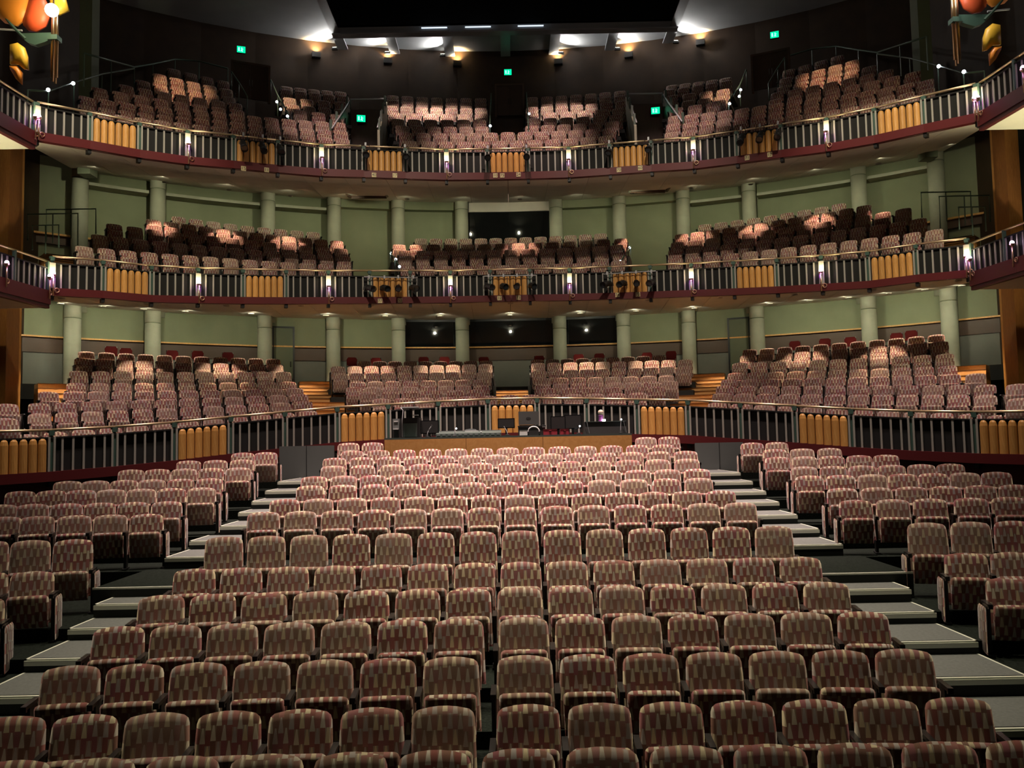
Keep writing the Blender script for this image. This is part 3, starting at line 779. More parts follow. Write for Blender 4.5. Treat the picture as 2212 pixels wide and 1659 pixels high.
def steps_fill(cy, R0, dR, n, xa, xb, y_, z0, dz, label, mirror=True):
    """timber steps filling an aisle between two blocks"""
    for sg in ((1, -1) if mirror else (1,)):
        root = thing('timber_steps', label % side(sg) if '%s' in label else label, 'stairs')
        for k in range(n):
            R = R0+dR*k; ha = onC(xa, y_, cy, R); hb = onC(xb, y_, cy, R)
            a0 = math.atan2(ha.x, ha.y-cy); a1 = math.atan2(hb.x, hb.y-cy)
            if sg < 0: a0, a1 = -a1, -a0
            z = z0+dz*k; b = MB()
            for j in range(2):
                p = a0+(a1-a0)*j/2; q = a0+(a1-a0)*(j+1)/2
                pp = [arc(cy, R-dR/2, p, z-.35), arc(cy, R-dR/2, q, z-.35), arc(cy, R+dR/2, q, z-.35), arc(cy, R+dR/2, p, z-.35)]
                b.hexa(pp, [v+Vector((0, 0, .35)) for v in pp])
            s0 = b.build('step', 'step_wood', root)
            pp = [arc(cy, R-dR/2-.02, a0, z), arc(cy, R-dR/2-.02, a1, z), arc(cy, R-dR/2+.03, a1, z), arc(cy, R-dR/2+.03, a0, z)]
            MB().hexa(pp, [v+Vector((0, 0, .012)) for v in pp]).build('nosing', 'dado', s0)
# picture-left aisle (mirrored to the right) and the centre gap
steps_fill(CY_P, 14.7, .55, 15, 645, 765, 840, 3.20, .145, 'stepped timber aisle between circle blocks, %s side')
steps_fill(CY_P, 17.0, .55, 10, 1064, 1150, 840, 3.75, .12, 'stepped timber aisle at the centre of the circle', False)
steps_fill(CY_P, 15.0, .55, 14, 78, 150, 820, 2.75, .175, 'timber end steps beside the %s side block of the circle')
steps_fill(CY_M, 18.2, .5, 8, 745, 850, 560, 8.12, .12, 'stepped timber aisle on the first balcony, %s side')
steps_fill(CY_M, 18.4, .55, 6, 90, 190, 520, 8.1, .17, 'timber end steps on the first balcony, %s side')
steps_fill(CY_G, 20.0, .5, 6, 1062, 1132, 260, 14.3, .14, 'stepped timber aisle at the centre of the gallery', False)
steps_fill(CY_G, 19.2, .5, 7, 520, 590, 225, 13.2, .20, 'stepped timber aisle in the gallery, %s side')

# ------------------------------------------------------------------ control desk
DY = 19.05; dz = atY(1100, 941, DY).z; dxa = atY(830, 944, DY).x; dxb = atY(1365, 940, DY).x
desk = thing('control_desk', 'long timber-fronted control desk with dark top behind the stalls', 'desk', ((dxa+dxb)/2, DY, 2.3))
W = dxb-dxa; hz = dz-2.3
for k, (u0, u1) in enumerate(((0, .33), (.33, .64), (.64, 1))):
    MB().box((-W/2+W*(u0+u1)/2, .015, hz/2-.02), (W*(u1-u0)-.008, .03, hz-.04)).build('front_panel', 'desk_wood', desk)
MB().box((0, .75, hz-.02), (W, 1.5, .04)).build('top', 'gear_green', desk)
for s_ in (-1, 1): MB().box((s_*(W/2-.02), .76, hz/2-.02), (.04, 1.44, hz-.04)).build('side_panel', 'desk_wood', desk)
def on_desk(px, dy=.3): return atY(px, 940, DY+dy).x
def dh(py, dy=.3, px=1100): return atY(px, py, DY+dy).z-dz
def gear(name, label, cat, px, dy=.3): return thing(name, label, cat, (on_desk(px, dy), DY+dy, dz))
def wpx(a): return a*(DY+.3)/F
# equipment rack with shelf light
g = gear('equipment_rack', 'black equipment rack with lit white shelf light', 'rack', 886)
MB().box((0, .25, .22), (.42, .45, .44)).build('case', 'black_box', g); MB().box((0, .02, .17), (.30, .02, .30)).build('front', 'gear_green', g)
MB().box((0, .2, .56), (.06, .06, .28)).build('post', 'black_metal', g); MB().box((0, .1, .66), (.40, .30, .02)).build('shelf', 'grey_gear', g)
MB().box((0, -.06, .675), (.40, .03, .02)).build('shelf_light', 'paper', g); MB().box((.12, .05, .50), (.12, .10, .02)).build('bracket', 'paper', g)
g = gear('box_speaker', 'small grey box speaker with white label beside the rack', 'speaker', 854)
MB().box((0, .2, .31), (.15, .16, .24)).build('cabinet', 'grey_gear', g); MB().box((0, .115, .37), (.09, .008, .025)).build('label_strip', 'paper', g)
MB().box((0, .2, .095), (.10, .10, .19)).build('stand', 'black_metal', g); MB().box((0, .105, .20), (.12, .02, .02)).build('tray', 'paper', g)
g = gear('microphone_stand', 'thin pale upright stand in front of the rack', 'stand', 869, .05)
MB().tube([(0, 0, 0), (0, 0, .38), (.02, 0, .60), (-.03, 0, .66)], .008, 6).build('pole', 'steel', g, True); MB().lathe([(.05, 0), (.05, .012)], 12).build('base', 'black_metal', g)
def monitor(px, w_, h_, zb, label, dy=.35, tilt=0):
    g = gear('monitor', label, 'monitor', px, dy)
    MB().box((0, .0, zb+h_/2), (w_, .04, h_)).build('housing', 'screen', g); MB().box((0, .04, zb/2), (.05, .03, zb+.04)).build('neck', 'black_metal', g)
    MB().box((0, .04, .008), (.2, .14, .016)).build('foot', 'black_metal', g); MB().box((0, -.022, zb+h_/2), (w_-.04, .004, h_-.04)).build('panel', 'black_box', g)
monitor(928, .42, .30, .08, 'black monitor left of the mixing console, next to the rack', .5)
monitor(1094, .38, .22, .17, 'black monitor beside the laptop', .4)
monitor(1206, .34, .30, .12, 'black monitor over the red cases, nearest the laptop', .55)
monitor(1238, .40, .32, .13, 'black monitor beside the large hooded console', .7)
def gooseneck(px, label, ball=False, lean=.09, h=.22):
    g = gear('gooseneck_microphone', label, 'microphone', px, .12)
    MB().lathe([(.05, 0), (.05, .02), (.02, .03)], 12).build('base', 'black_metal', g)
    q = [(lean*(i/6)**2, 0, .03+h*i/6) for i in range(7)]
    MB().tube(q, .008, 6).build('neck', 'steel', g, True); MB().sphere((q[-1][0], 0, q[-1][2]), .018, 6).build('tip', 'lamp_small' if ball else 'black_plastic', g, True)
gooseneck(923, 'bent gooseneck microphone before the monitor next to the rack', False, .10, .22)
gooseneck(1096, 'gooseneck microphone before the monitor beside the laptop', False, -.07, .16)
gooseneck(981, 'gooseneck light glowing white behind the mixing console', True, .05, .15)
gooseneck(1250, 'gooseneck light glowing white between monitors and hooded console', True, .03, .15)
gooseneck(1341, 'gooseneck light glowing white at the end of hooded console', True, .02, .28)
g = gear('mixing_console', 'long low grey-green mixing console on the control desk', 'mixer', 1012, .25)
MB().hexa([Vector((-.72, -.05, 0)), Vector((.72, -.05, 0)), Vector((.72, .6, 0)), Vector((-.72, .6, 0))], [Vector((-.72, -.05, .07)), Vector((.72, -.05, .07)), Vector((.72, .6, .13)), Vector((-.72, .6, .13))]).build('body', 'gear_green', g)
MB().box((0, .6, .13), (1.44, .05, .03)).build('bridge', 'grey_gear', g)
for k in range(12): MB().box((-.66+k*.12, -.055, .045), (.07, .012, .03)).build('fader_block', 'grey_gear', g)
for k in (-.3, .28): MB().lathe([(.015, 0), (.02, .03), (.001, .04)], 8, (k, .02, .078)).build('knob', 'paper', g)
g = gear('paper_stack', 'curved stack of pale papers on the mixing console', 'papers', 1016, .75)
g.location.z = dz
MB().poly([(-.17, 0, 0), (.17, 0, 0), (.17, 0, .12), (.12, 0, .17), (.02, 0, .185), (-.10, 0, .17), (-.17, 0, .12)], (0, .05, 0)).build('sheets', 'grey_gear', g)
MB().box((.03, -.01, .125), (.30, .02, .02)).build('top_sheet', 'paper', g)
# laptop on a black box
g = gear('flight_case', 'black flight case under the open laptop', 'case', 1149, .35)
MB().box((0, .2, .10), (.60, .5, .20)).build('body', 'black_box', g); MB().box((0, .2, .205), (.62, .52, .02)).build('lid', 'black_metal', g); MB().box((.27, -.03, .20), (.08, .06, .05)).build('corner', 'grey_gear', g)
g = gear('laptop', 'open grey laptop, lid towards the stage, on the flight case', 'laptop', 1143, .55); g.location.z = dz+.216
MB().box((0, .17, .01), (.44, .30, .02)).build('base', 'laptop', g)
MB().box((0, .0, .175), (.46, .012, .30)).build('lid', 'laptop', g)
q = MB(); q.poly([(.055*math.cos(a)-.01, -.009, .17+.026*math.sin(a)) for a in [i*PI/8 for i in range(16)]], (0, .002, 0)); q.build('lid_emblem', 'black_box', g)
g = gear('headphones', 'grey and black headphones lying before the flight case', 'headphones', 1153, .12)
MB().tube([(.13*math.cos(a), .03, .06+.13*math.sin(a)) for a in [PI*i/10 for i in range(11)]], .014, 8).build('headband', 'paper', g, True)
for s_ in (-1, 1): MB().tube([(s_*.10, .03, .055), (s_*.15, .03, .055)], .055, 12).build('ear_cup', 'black_plastic', g, True)
g = gear('paper_cup_tray', 'small pale box before the flight case', 'box', 1131, .08)
MB().box((0, .06, .055), (.17, .12, .11)).build('body', 'paper', g); MB().box((0, .06, .113), (.175, .125, .008)).build('lid', 'grey_gear', g)
for px, w_, l_ in ((1189, .30, 'wide dark red case on the desk under the monitors'), (1220, .18, 'small dark red case beside the wide red case')):
    g = gear('red_case', l_, 'case', px, .12)
    MB().box((0, .12, .06), (w_, .22, .12)).build('body', 'red_box', g); MB().box((0, .12, .123), (w_+.01, .23, .012)).build('lid', 'dark_red', g); MB().box((0, .004, .075), (.05, .012, .02)).build('latch', 'chrome', g)
g = gear('hooded_console', 'large black hooded console at the audience-left end of control desk', 'console', 1309, .3)
MB().hexa([Vector((-.48, 0, 0)), Vector((.48, 0, 0)), Vector((.48, .5, 0)), Vector((-.48, .5, 0))], [Vector((-.46, .03, .27)), Vector((.46, .03, .27)), Vector((.46, .45, .29)), Vector((-.46, .45, .29))]).build('hood', 'black_box', g)
MB().box((0, .02, .275), (.92, .03, .012)).build('top_edge', 'gear_green', g)
for x in (-.42, .40): MB().tube([(x, -.01, .28), (x+.05, -.02, .02)], .006, 6).build('cable', 'grey_gear', g)
g = gear('desk_object', 'pale-topped purple object lit at its foot behind hooded console', 'lamp', 1299, .95); g.location.z = dz  # unidentified pale and purple object, built in lamp shape
MB().lathe([(.06, 0), (.06, .30), (.05, .33), (.05, .42), (.055, .44)], 14).build('body', 'purple', g, True)
MB().sphere((0, 0, .50), .065, 8).build('globe', 'pale', g, True)
MB().box((.06, -.08, .315), (.07, .03, .05)).build('lit_panel', 'lamp_white', g)

# ------------------------------------------------------------------ stage spotlights and lighting bars
def spotlight(P, rz, label, group, tilt=.35, yaw=0, drop=.3):
    o = thing('stage_spotlight', label, 'spotlight', tuple(P), rz, group)
    T = Matrix.Translation((0, -.10, -drop)) @ Matrix.Rotation(yaw, 4, 'Z') @ Matrix.Rotation(tilt, 4, 'X')
    def tr(mb): mb.v = [tuple(T @ Vector(v)) for v in mb.v]; return mb
    tr(MB().tube([(0, .16, 0), (0, .10, 0), (0, -.06, 0), (0, -.13, 0), (0, -.20, 0)], [.06, .085, .085, .10, .10], 14)).build('body', 'black_box', o, True)
    tr(MB().tube([(0, -.195, 0), (0, -.206, 0)], .085, 14)).build('lens', 'lens', o)
    tr(MB().tube([(0, -.20, 0), (0, -.26, 0)], .104, 14, False)).build('barn_ring', 'black_metal', o)
    tr(MB().box((0, .20, -.05), (.10, .10, .12))).build('lamp_house', 'black_metal', o)
    MB().tube([(-.115, -.10, -drop), (-.115, -.10, -.06), (.115, -.10, -.06), (.115, -.10, -drop)], .012, 6).build('yoke', 'black_metal', o)
    MB().box((0, -.09, -.03), (.05, .06, .10)).build('clamp', 'steel', o)
for f in (-1, 0, 1):
    pts = FR['balcony_parapet']; n = 11; i = n-1+3*f; p, q = pts[i], pts[i+1]; d, L, t, nn = frame(p, q); rz = math.atan2(d.y, d.x)
    where = 'centre' if f == 0 else side(f)
    zb = -.24; ctr = (p+q)/2+nn*.16+Vector((0, 0, zb))
    bar = thing('lighting_bar', 'thin steel lighting bar before the %s timber bay of first balcony' % where, 'pipe', tuple(ctr), rz, 'balcony lighting bars')
    MB().tube([(-.80, 0, 0), (.80, 0, 0)], .017, 8).build('pipe', 'steel', bar, True)
    for x in (-.40, .40): MB().box((x, .08, 0), (.03, .14, .03)).build('arm', 'black_metal', bar)
    for k, x in enumerate((-.66, -.20, .22, .68)):
        c = ctr+t*x+Vector((0, 0, 0)); c -= nn*-.0
        spotlight(c+nn*.11-nn*.0, rz, 'black stage spotlight, %s of four on the %s bar of first balcony' % (ORD[k+1], where), 'balcony spotlights', .30, (.5, .35, -.1, .3)[k]*(1 if f <= 0 else -1), .36)
for f in (-2, -1, 0, 1, 2):
    pts = FR['gallery_parapet']; n = 11; i = n-1+3*f; p, q = pts[i], pts[i+1]; d, L, t, nn = frame(p, q); rz = math.atan2(d.y, d.x)
    xs = (-.60, .58) if abs(f) < 2 else (-.42, .12, .62)
    for k, x in enumerate(xs):
        c = (p+q)/2+d.normalized()*x+nn*.16+Vector((0, 0, -.02))+nn*.05
        where = {-2: 'outer audience-right', -1: 'inner audience-right', 0: 'centre', 1: 'inner audience-left', 2: 'outer audience-left'}[f]
        spotlight(c, rz, 'black stage spotlight, %s at the %s timber bay of the gallery' % (ORD[k+1], where), 'gallery spotlights', .45 if abs(f) < 2 else .8, 0, .33)
# number plates on the fascias
PL = {}
def plate(key, n, px, py, txt, z_off):
    pts = FR[key]; best = None
    for i in range(len(pts)-1):
        p, q = pts[i], pts[i+1]; d, L, t, nn = frame(p, q); o_ = p+nn*.075
        r_ = ray(px, py); den = r_.dot(nn)
        if abs(den) < 1e-6: continue
        s_ = (o_-Vector((0, 0, CZ))).dot(nn)/den; H_ = r_*s_+Vector((0, 0, CZ)); u = (H_-p).dot(t)/L
        if 0 <= u <= 1 and s_ > 0: best = (H_, math.atan2(d.y, d.x)); bi = i
    if not best: return
    H_, rz = best
    k0 = round((bi-(n-1))/3); bay = {-2: 'outer audience-right', -1: 'inner audience-right', 0: 'central', 1: 'inner audience-left', 2: 'outer audience-left'}[max(-2, min(2, k0))]
    PL[(key, k0)] = PL.get((key, k0), 0)+1
    g = thing('number_plate', 'cream plate %s on %s fascia, %s from audience-right under %s timber bay' % (txt, 'gallery' if key[0] == 'g' else 'balcony', ORD[PL[(key, k0)]], bay), 'sign', tuple(H_), rz, 'fascia number plates')
    MB().box((0, -.004, 0), (.135, .008, .135)).build('plate', 'plate', g)
    cu = bpy.data.curves.new('digits', 'FONT'); cu.body = txt; cu.size = .125; cu.align_x = 'CENTER'; cu.align_y = 'CENTER'; cu.extrude = .001
    to = bpy.data.objects.new('tmp', cu); C.objects.link(to); dg = bpy.context.evaluated_depsgraph_get(); me = bpy.data.meshes.new_from_object(to.evaluated_get(dg)); bpy.data.objects.remove(to)
    me.materials.clear(); me.materials.append(MT['black_box'])
    link('digits', me, g, (0, -.0095, 0), (PI/2, 0, 0))
for px, py, tx in ((526, 364, '15'), (576, 367, '11'), (808, 378, '40'), (853, 379, '17'), (1070, 379, '10'), (1085, 379, '75'), (1120, 377, '24'), (1337, 367, '70'), (1383, 363, '60'), (1614, 341, '71'), (1663, 334, '12')):
    plate('gallery_parapet', 11, px, py, tx, 0)
for px, py, tx in ((821, 650, '77'), (864, 649, '52'), (1079, 644, '32'), (1120, 643, '73'), (1334, 637, '74'), (1378, 636, '72')):
    plate('balcony_parapet', 11, px, py, tx, 0)

# ------------------------------------------------------------------ gallery doors, exits, vomitories
def exit_sign(px, py, Y, label):
    P = atY(px, py, Y); rz = -math.atan2(P.x, P.y-10)*.8
    g = thing('exit_sign', label, 'sign', tuple(P), rz)
    MB().box((0, .04, 0), (.32, .08, .26)).build('housing', 'black_box', g)
    MB().box((0, -.006, 0), (.30, .012, .24)).build('face', 'exit_green', g)
    q = MB(); q.box((.02, -.0125, .06), (.03, .003, .03)); q.box((.02, -.0125, 0), (.03, .003, .08)); q.box((.05, -.0125, .015), (.05, .003, .02)); q.box((-.0, -.0125, -.055), (.05, .003, .025)); q.box((.045, -.0125, -.06), (.025, .003, .05)); q.box((-.08, -.0125, 0), (.05, .003, .14))
    q.build('pictogram', 'exit_white', g)
    point((P.x, P.y-.12, P.z), .12, (0, 1, .4), .05)
exit_sign(521, 107, 31.5, 'green exit sign high over the audience-right gallery door')
exit_sign(1673, 75, 31.5, 'green exit sign high over the audience-left gallery door')
exit_sign(1097, 156, 34.9, 'green exit sign above the central gallery door')
exit_sign(780, 256, 30.4, 'green exit sign inside the audience-right gallery entrance')
exit_sign(1416, 239, 30.4, 'green exit sign inside the audience-left gallery entrance')
def door(n, px0, px1, py0, py1, Y):
    a = atY(px0, py1, Y); b_ = atY(px1, py0, Y); rz = -math.atan2((a.x+b_.x)/2, Y-CY_T)
    o = struct(link('door_%d' % n, None, None, ((a.x+b_.x)/2, Y, a.z), (0, 0, rz))); w_, h_ = b_.x-a.x, b_.z-a.z
    for s_ in (-1, 1): MB().box((s_*w_/4, 0, h_/2), (w_/2-.01, .05, h_)).build('door_leaf', 'door_wood', o)
    q = MB()
    for s_ in (-1, 1): q.box((s_*(w_/2+.04), 0, h_/2), (.08, .10, h_+.16))
    q.box((0, 0, h_+.04), (w_, .10, .08)); q.build('door_frame', 'dado', o)
    for s_ in (-1, 1): MB().box((s_*.05, -.045, h_*.45), (.02, .04, .25)).build('pull_handle', 'chrome', o)
door(3, 1074, 1128, 185, 250, 34.95); door(4, 505, 578, 140, 215, 31.9); door(5, 1630, 1700, 115, 190, 31.9)
for sg in (-1, 1):
    # vomitory: sunken entrance with sloping side walls and a top rail
    def q3(px, py, Y):
        P = atY(px, py, Y); return Vector((-P.x if sg > 0 else P.x, P.y, P.z))
    v = thing('gallery_entrance', 'sunken gallery entrance with sloping walls and brass-topped rail, %s side' % side(sg), 'entrance')
    a, b_ = q3(757, 212, 30.6), q3(832, 218, 30.6); lo = 11.9
    x0, x1 = min(a.x, b_.x), max(a.x, b_.x); zt = (a.z+b_.z)/2
    MB().box(((x0+x1)/2, 30.7, (zt-.35+lo)/2), (x1-x0, .1, zt-.35-lo)).build('head_wall', 'door_wood', v)
    MB().tube([(x0, 30.55, zt), (x1, 30.55, zt)], .03, 8).build('top_rail', 'steel', v, True)
    MB().box((x0, 30.55, zt-.18), (.05, .05, .36)).build('rail_post', 'rail_green', v); MB().box((x1, 30.55, zt-.18), (.05, .05, .36)).build('rail_post', 'rail_green', v)
    for xx, s2 in ((x0, -1), (x1, 1)):
        MB().poly([(xx, 30.6, lo), (xx, 30.6, zt-.1), (xx+s2*.12, 27.9, zt-2.15), (xx+s2*.12, 27.9, lo)], (s2*.08, 0, 0)).build('side_wall', 'concrete' if s2*sg < 0 else 'dado', v)
        MB().tube([(xx, 30.6, zt), (xx+s2*.12, 27.9, zt-2.05)], .025, 8).build('hand_rail', 'steel', v, True)
        for k in range(4): f = k/3; MB().box((xx+s2*(.05+.12*f), 30.2-2.2*f, zt-.25-1.68*f), (.07, .07, .42)).build('baluster', 'rail_green', v)
    MB().box(((x0+x1)/2, 27.75, 12.25), (x1-x0+.3, .03, .03)).build('guard_bar', 'rail_green', v)
    for xx in (x0, x1): MB().box((xx, 27.75, 12.08), (.03, .03, .36)).build('guard_post', 'rail_green', v)
# aisle handrails with small bright globe lights
def hand(pts3, label, lights, group):
    o = thing('aisle_handrail', label, 'handrail', (0, 0, 0), 0, group)
    MB().tube(pts3, .022, 8).build('rail', 'rail_green', o, True)
    for p in pts3: MB().tube([p, (p[0], p[1], p[2]-.75)], .018, 6).build('post', 'rail_green', o, True)
    for l in lights:
        g = MB().tube([l, (l[0], l[1], l[2]-.12)], .014, 6).build('lamp_stem', 'black_metal', o)
        MB().sphere(l, .045, 8).build('globe', 'lamp_small', g, True)
def P3(px, py, Y): return tuple(atY(px, py, Y))
G_ = 'gallery aisle handrails'
hand([P3(585, 172, 31.4), P3(600, 206, 29.8), P3(623, 246, 28.4)], 'green handrail with globe lights at gallery aisle, audience-right side', [P3(598, 220, 29.7), P3(606, 236, 29), P3(621, 251, 28.3)], G_)
hand([P3(1612, 150, 31.4), P3(1598, 184, 29.8), P3(1574, 219, 28.4)], 'green handrail with globe lights at gallery aisle, audience-left side', [P3(1600, 194, 29.7), P3(1597, 208, 29), P3(1576, 224, 28.3)], G_)
hand([P3(1061, 202, 33.8), P3(1059, 235, 31.3), P3(1058, 270, 29)], 'dark handrail beside the central gallery steps, audience-right side', [P3(1059, 272, 29)], G_)
hand([P3(1137, 200, 33.8), P3(1139, 232, 31.3), P3(1141, 266, 29)], 'dark handrail beside the central gallery steps, audience-left side', [P3(1143, 246, 30.3)], G_)
hand([P3(500, 155, 31), P3(516, 178, 30), P3(534, 208, 28.8)], 'green handrail beside the outer gallery seats, audience-right side', [], G_)
hand([P3(1695, 125, 31), P3(1680, 147, 30), P3(1660, 180, 28.8)], 'green handrail beside the outer gallery seats, audience-left side', [], G_)
G_ = 'balcony aisle handrails'
hand([P3(843, 545, 31.2), P3(853, 558, 29.6), P3(862, 574, 28.4)], 'white-lit handrail at the end of central balcony seats, audience-right', [P3(845, 547, 31.1), P3(855, 560, 29.5), P3(863, 576, 28.3)], G_)
hand([P3(1362, 532, 31.2), P3(1353, 546, 29.6), P3(1342, 562, 28.4)], 'white-lit handrail at the end of central balcony seats, audience-left', [P3(1360, 535, 31.1), P3(1351, 549, 29.5), P3(1340, 565, 28.3)], G_)
# curved back rails at the gallery sides
for sg in (-1, 1):
    def mx(p): return (-p[0], p[1], p[2]) if sg > 0 else p
    o = thing('gallery_side_rail', 'dark thin railing along upper gallery side wall, %s side' % side(sg), 'railing')
    L1 = [mx(P3(x, y, Y)) for x, y, Y in ((182, 115, 24.5), (240, 131, 26.5), (290, 145, 28.5), (330, 138, 30), (378, 128, 31.5), (430, 132, 32), (492, 148, 32))]
    MB().tube(L1, .03, 8).build('rail', 'rail_green', o, True)
    for p in L1: MB().tube([p, (p[0], p[1], p[2]-1.0)], .02, 6).build('post', 'rail_green', o)
    L2 = [mx(P3(x, y, Y)) for x, y, Y in ((60, 195, 21.5), (105, 197, 22.5), (160, 178, 24), (220, 160, 26), (290, 148, 28))]
    o = thing('gallery_side_rail', 'low curved dark railing at the gallery corner, %s side' % side(sg), 'railing')
    MB().tube(L2, .025, 8).build('rail', 'rail_green', o, True)
    for p in L2: MB().tube([p, (p[0], p[1], p[2]-.9)], .018, 6).build('post', 'rail_green', o)
    for x, y, Y in ((158, 180, 23.8), (104, 194, 22.4)):
        q = MB().sphere(mx(P3(x, y, Y)), .05, 8).build('globe', 'lamp_small', o, True)
    # first balcony end rails
    o = thing('balcony_end_rail', 'thin green steel rails guarding the balcony end steps, %s side' % side(sg), 'railing')
    for loop in (((100, 520), (100, 453), (207, 451), (207, 505)), ((60, 520), (60, 463), (168, 461), (168, 530)), ((70, 540), (70, 487), (127, 486), (127, 535))):
        Y = 25.2 if loop[0][0] == 100 else 24.0 if loop[0][0] == 60 else 23.2
        MB().tube([mx(P3(x, y, Y)) for x, y in loop], .022, 6).build('rail', 'rail_green', o)
        xm = (loop[1][0]+loop[2][0])/2; MB().tube([mx(P3(xm, loop[1][1], Y)), mx(P3(xm, loop[1][1]+62, Y))], .018, 6).build('post', 'rail_green', o)

# ------------------------------------------------------------------ bar stools behind the circle
ST = [(240, 748), (272, 752), (372, 757), (427, 758), (492, 761), (760, 772), (812, 773), (915, 771), (960, 771), (1045, 771)]
for sg in (-1, 1):
    for k, (px, py) in enumerate(ST):
        P = onC(px, py, CY_W, RW1-1.0); x = P.x*-sg if sg > 0 else P.x
        P = Vector((abs(P.x)*sg, P.y, P.z)); a = math.atan2(P.x, P.y-CY_W)
        r = thing('bar_stool', 'dark red bar stool behind back circle row, %s from outer end, %s side' % (ORD[k+1], side(sg)), 'stool', (P.x, P.y, P.z-.98), -a, 'bar stools behind the circle')
        MB().poly([(-.17, -.02, .70), (.17, -.02, .70), (.19, -.02, .90), (.13, -.02, .98), (-.13, -.02, .98), (-.19, -.02, .90)], (0, .03, 0)).build('backrest', 'acrylic_red', r)
        MB().box((0, -.18, .66), (.36, .34, .05)).build('seat', 'acrylic_red', r)
        for s_ in (-1, 1):
            MB().tube([(s_*.19, .02, 0), (s_*.17, .02, .98)], .013, 6).build('leg', 'chrome', r); MB().tube([(s_*.19, -.36, 0), (s_*.16, -.34, .66)], .013, 6).build('leg', 'chrome', r)
    o = struct(MB().box((0, 0, 0), (.01, .01, .01)).build('trim_%d' % (1 if sg < 0 else 2), 'dado')); bpy.data.objects.remove(o)
b = MB()
for j in range(24):
    a0 = -1.0+2.0*j/24; a1 = -1.0+2.0*(j+1)/24
    pp = [arc(CY_W, RW1-1.6, a0, 4.6), arc(CY_W, RW1-1.6, a1, 4.6), arc(CY_W, RW1+.1, a1, 4.6), arc(CY_W, RW1+.1, a0, 4.6)]
    b.hexa(pp, [v+Vector((0, 0, .45)) for v in pp])
struct(b.build('floor_back', 'riser'))
# dark doorway at the back of the circle
for sg in (-1, 1):
    P = onC(612, 780, CY_W, RW1-.12); a = math.atan2(P.x, P.y-CY_W)*(1 if sg < 0 else -1); P = arc(CY_W, RW1-.12, a, 5.0)
    o = struct(link('door_%d' % (6 if sg < 0 else 7), None, None, tuple(P), (0, 0, -a)))
    MB().box((0, 0, 1.15), (.66, .06, 2.3)).build('door_leaf', 'green_dark', o)
    q = MB()
    for s_ in (-1, 1): q.box((s_*.36, 0, 1.17), (.06, .09, 2.34))
    q.box((0, 0, 2.33), (.78, .09, .06)); q.build('door_frame', 'black_metal', o); MB().box((.25, -.06, 1.0), (.02, .05, .2)).build('handle', 'chrome', o)

# ------------------------------------------------------------------ side boxes, pilasters and coloured panels
def side_box(sg, zr, lvl, hr, gap, hb, corner):
    """box front running from the tier end towards the stage"""
    root = thing('side_box', 'red-fronted side box with rail lamps at the %s end of %s' % (side(sg), lvl), 'box')
    p = corner; q = Vector((corner.x+sg*.42, corner.y-5.2, corner.z)); n_ = 4
    d = q-p; t = d.normalized(); nn = Vector((-sg*t.y, sg*t.x, 0)); nn = Vector((-sg, 0, 0)) if nn.x*sg > 0 else nn
    rz = math.atan2(d.y, d.x)
    up = Vector((0, 0, 1))
    def slab(z0, z1, y0, y1, name, mt, a=p, c=q):
        pp = [a+nn*y0, c+nn*y0, c+nn*y1, a+nn*y1]
        return MB().hexa([v+up*z0 for v in pp], [v+up*z1 for v in pp]).build(name, mt, root)
    MB().tube([p, q], .028, 10).build('handrail', 'brass', root, True)
    slab(-gap-.03, -gap, -.06, .03, 'top_sill', 'backing'); slab(-gap-hb, -gap-.03, -.05, -.02, 'backing_panel', 'backing')
    slab(-gap-hb-hr, -gap-hb, -.05, .10, 'fascia_panel', 'red'); slab(-gap-hb-hr-.10, -gap-hb-hr, -.05, .07, 'fascia_skirt', 'dark_red')
    bat = MB().box((0, 0, hb/2), (.042, .024, hb)).mesh('batten', 'batten')
    for k in range(25):
        c = p+d*((k+.5)/25)-up*(gap+hb); link('batten', bat, root, c, (0, 0, rz))
    for k in range(5):
        c = p+d*(k/4); MB().box((0, 0, 0), (.07, .07, gap+hb)).build('rail_post', 'green_metal', root).location = c-up*((gap+hb)/2)
    # underside
    z = -gap-hb-hr-.08
    pp = [p-nn*.05, q-nn*.05, q-nn*3.6, p-nn*3.6]
    MB().hexa([v+up*z for v in pp], [v+up*(z+.2) for v in pp]).build('underside', 'soffit', root)
    for k, f in enumerate((.02, .34, .66)):
        b_ = p+d*f-up*(gap+hb)
        rail_lamp(tuple(b_+nn*-.0), math.atan2(nn.x, -nn.y), 'brass lamp with violet bulb on side box front, %s from tier end, %s %s' % (ORD[k+1], side(sg), lvl), 'side box lamps')
        point(tuple(b_+nn*.22+up*.32), 1.0, (.72, .25, 1), .03)
    for k, f in enumerate((.25, .7)):
        c = p+d*f-nn*1.2+up*(z-.004)
        downlight(c, 'small round downlight under the side box, %s from tier end, %s %s' % (ORD[k+1], side(sg), lvl), 'side box downlights', 40, 120, (1, .9, .55))
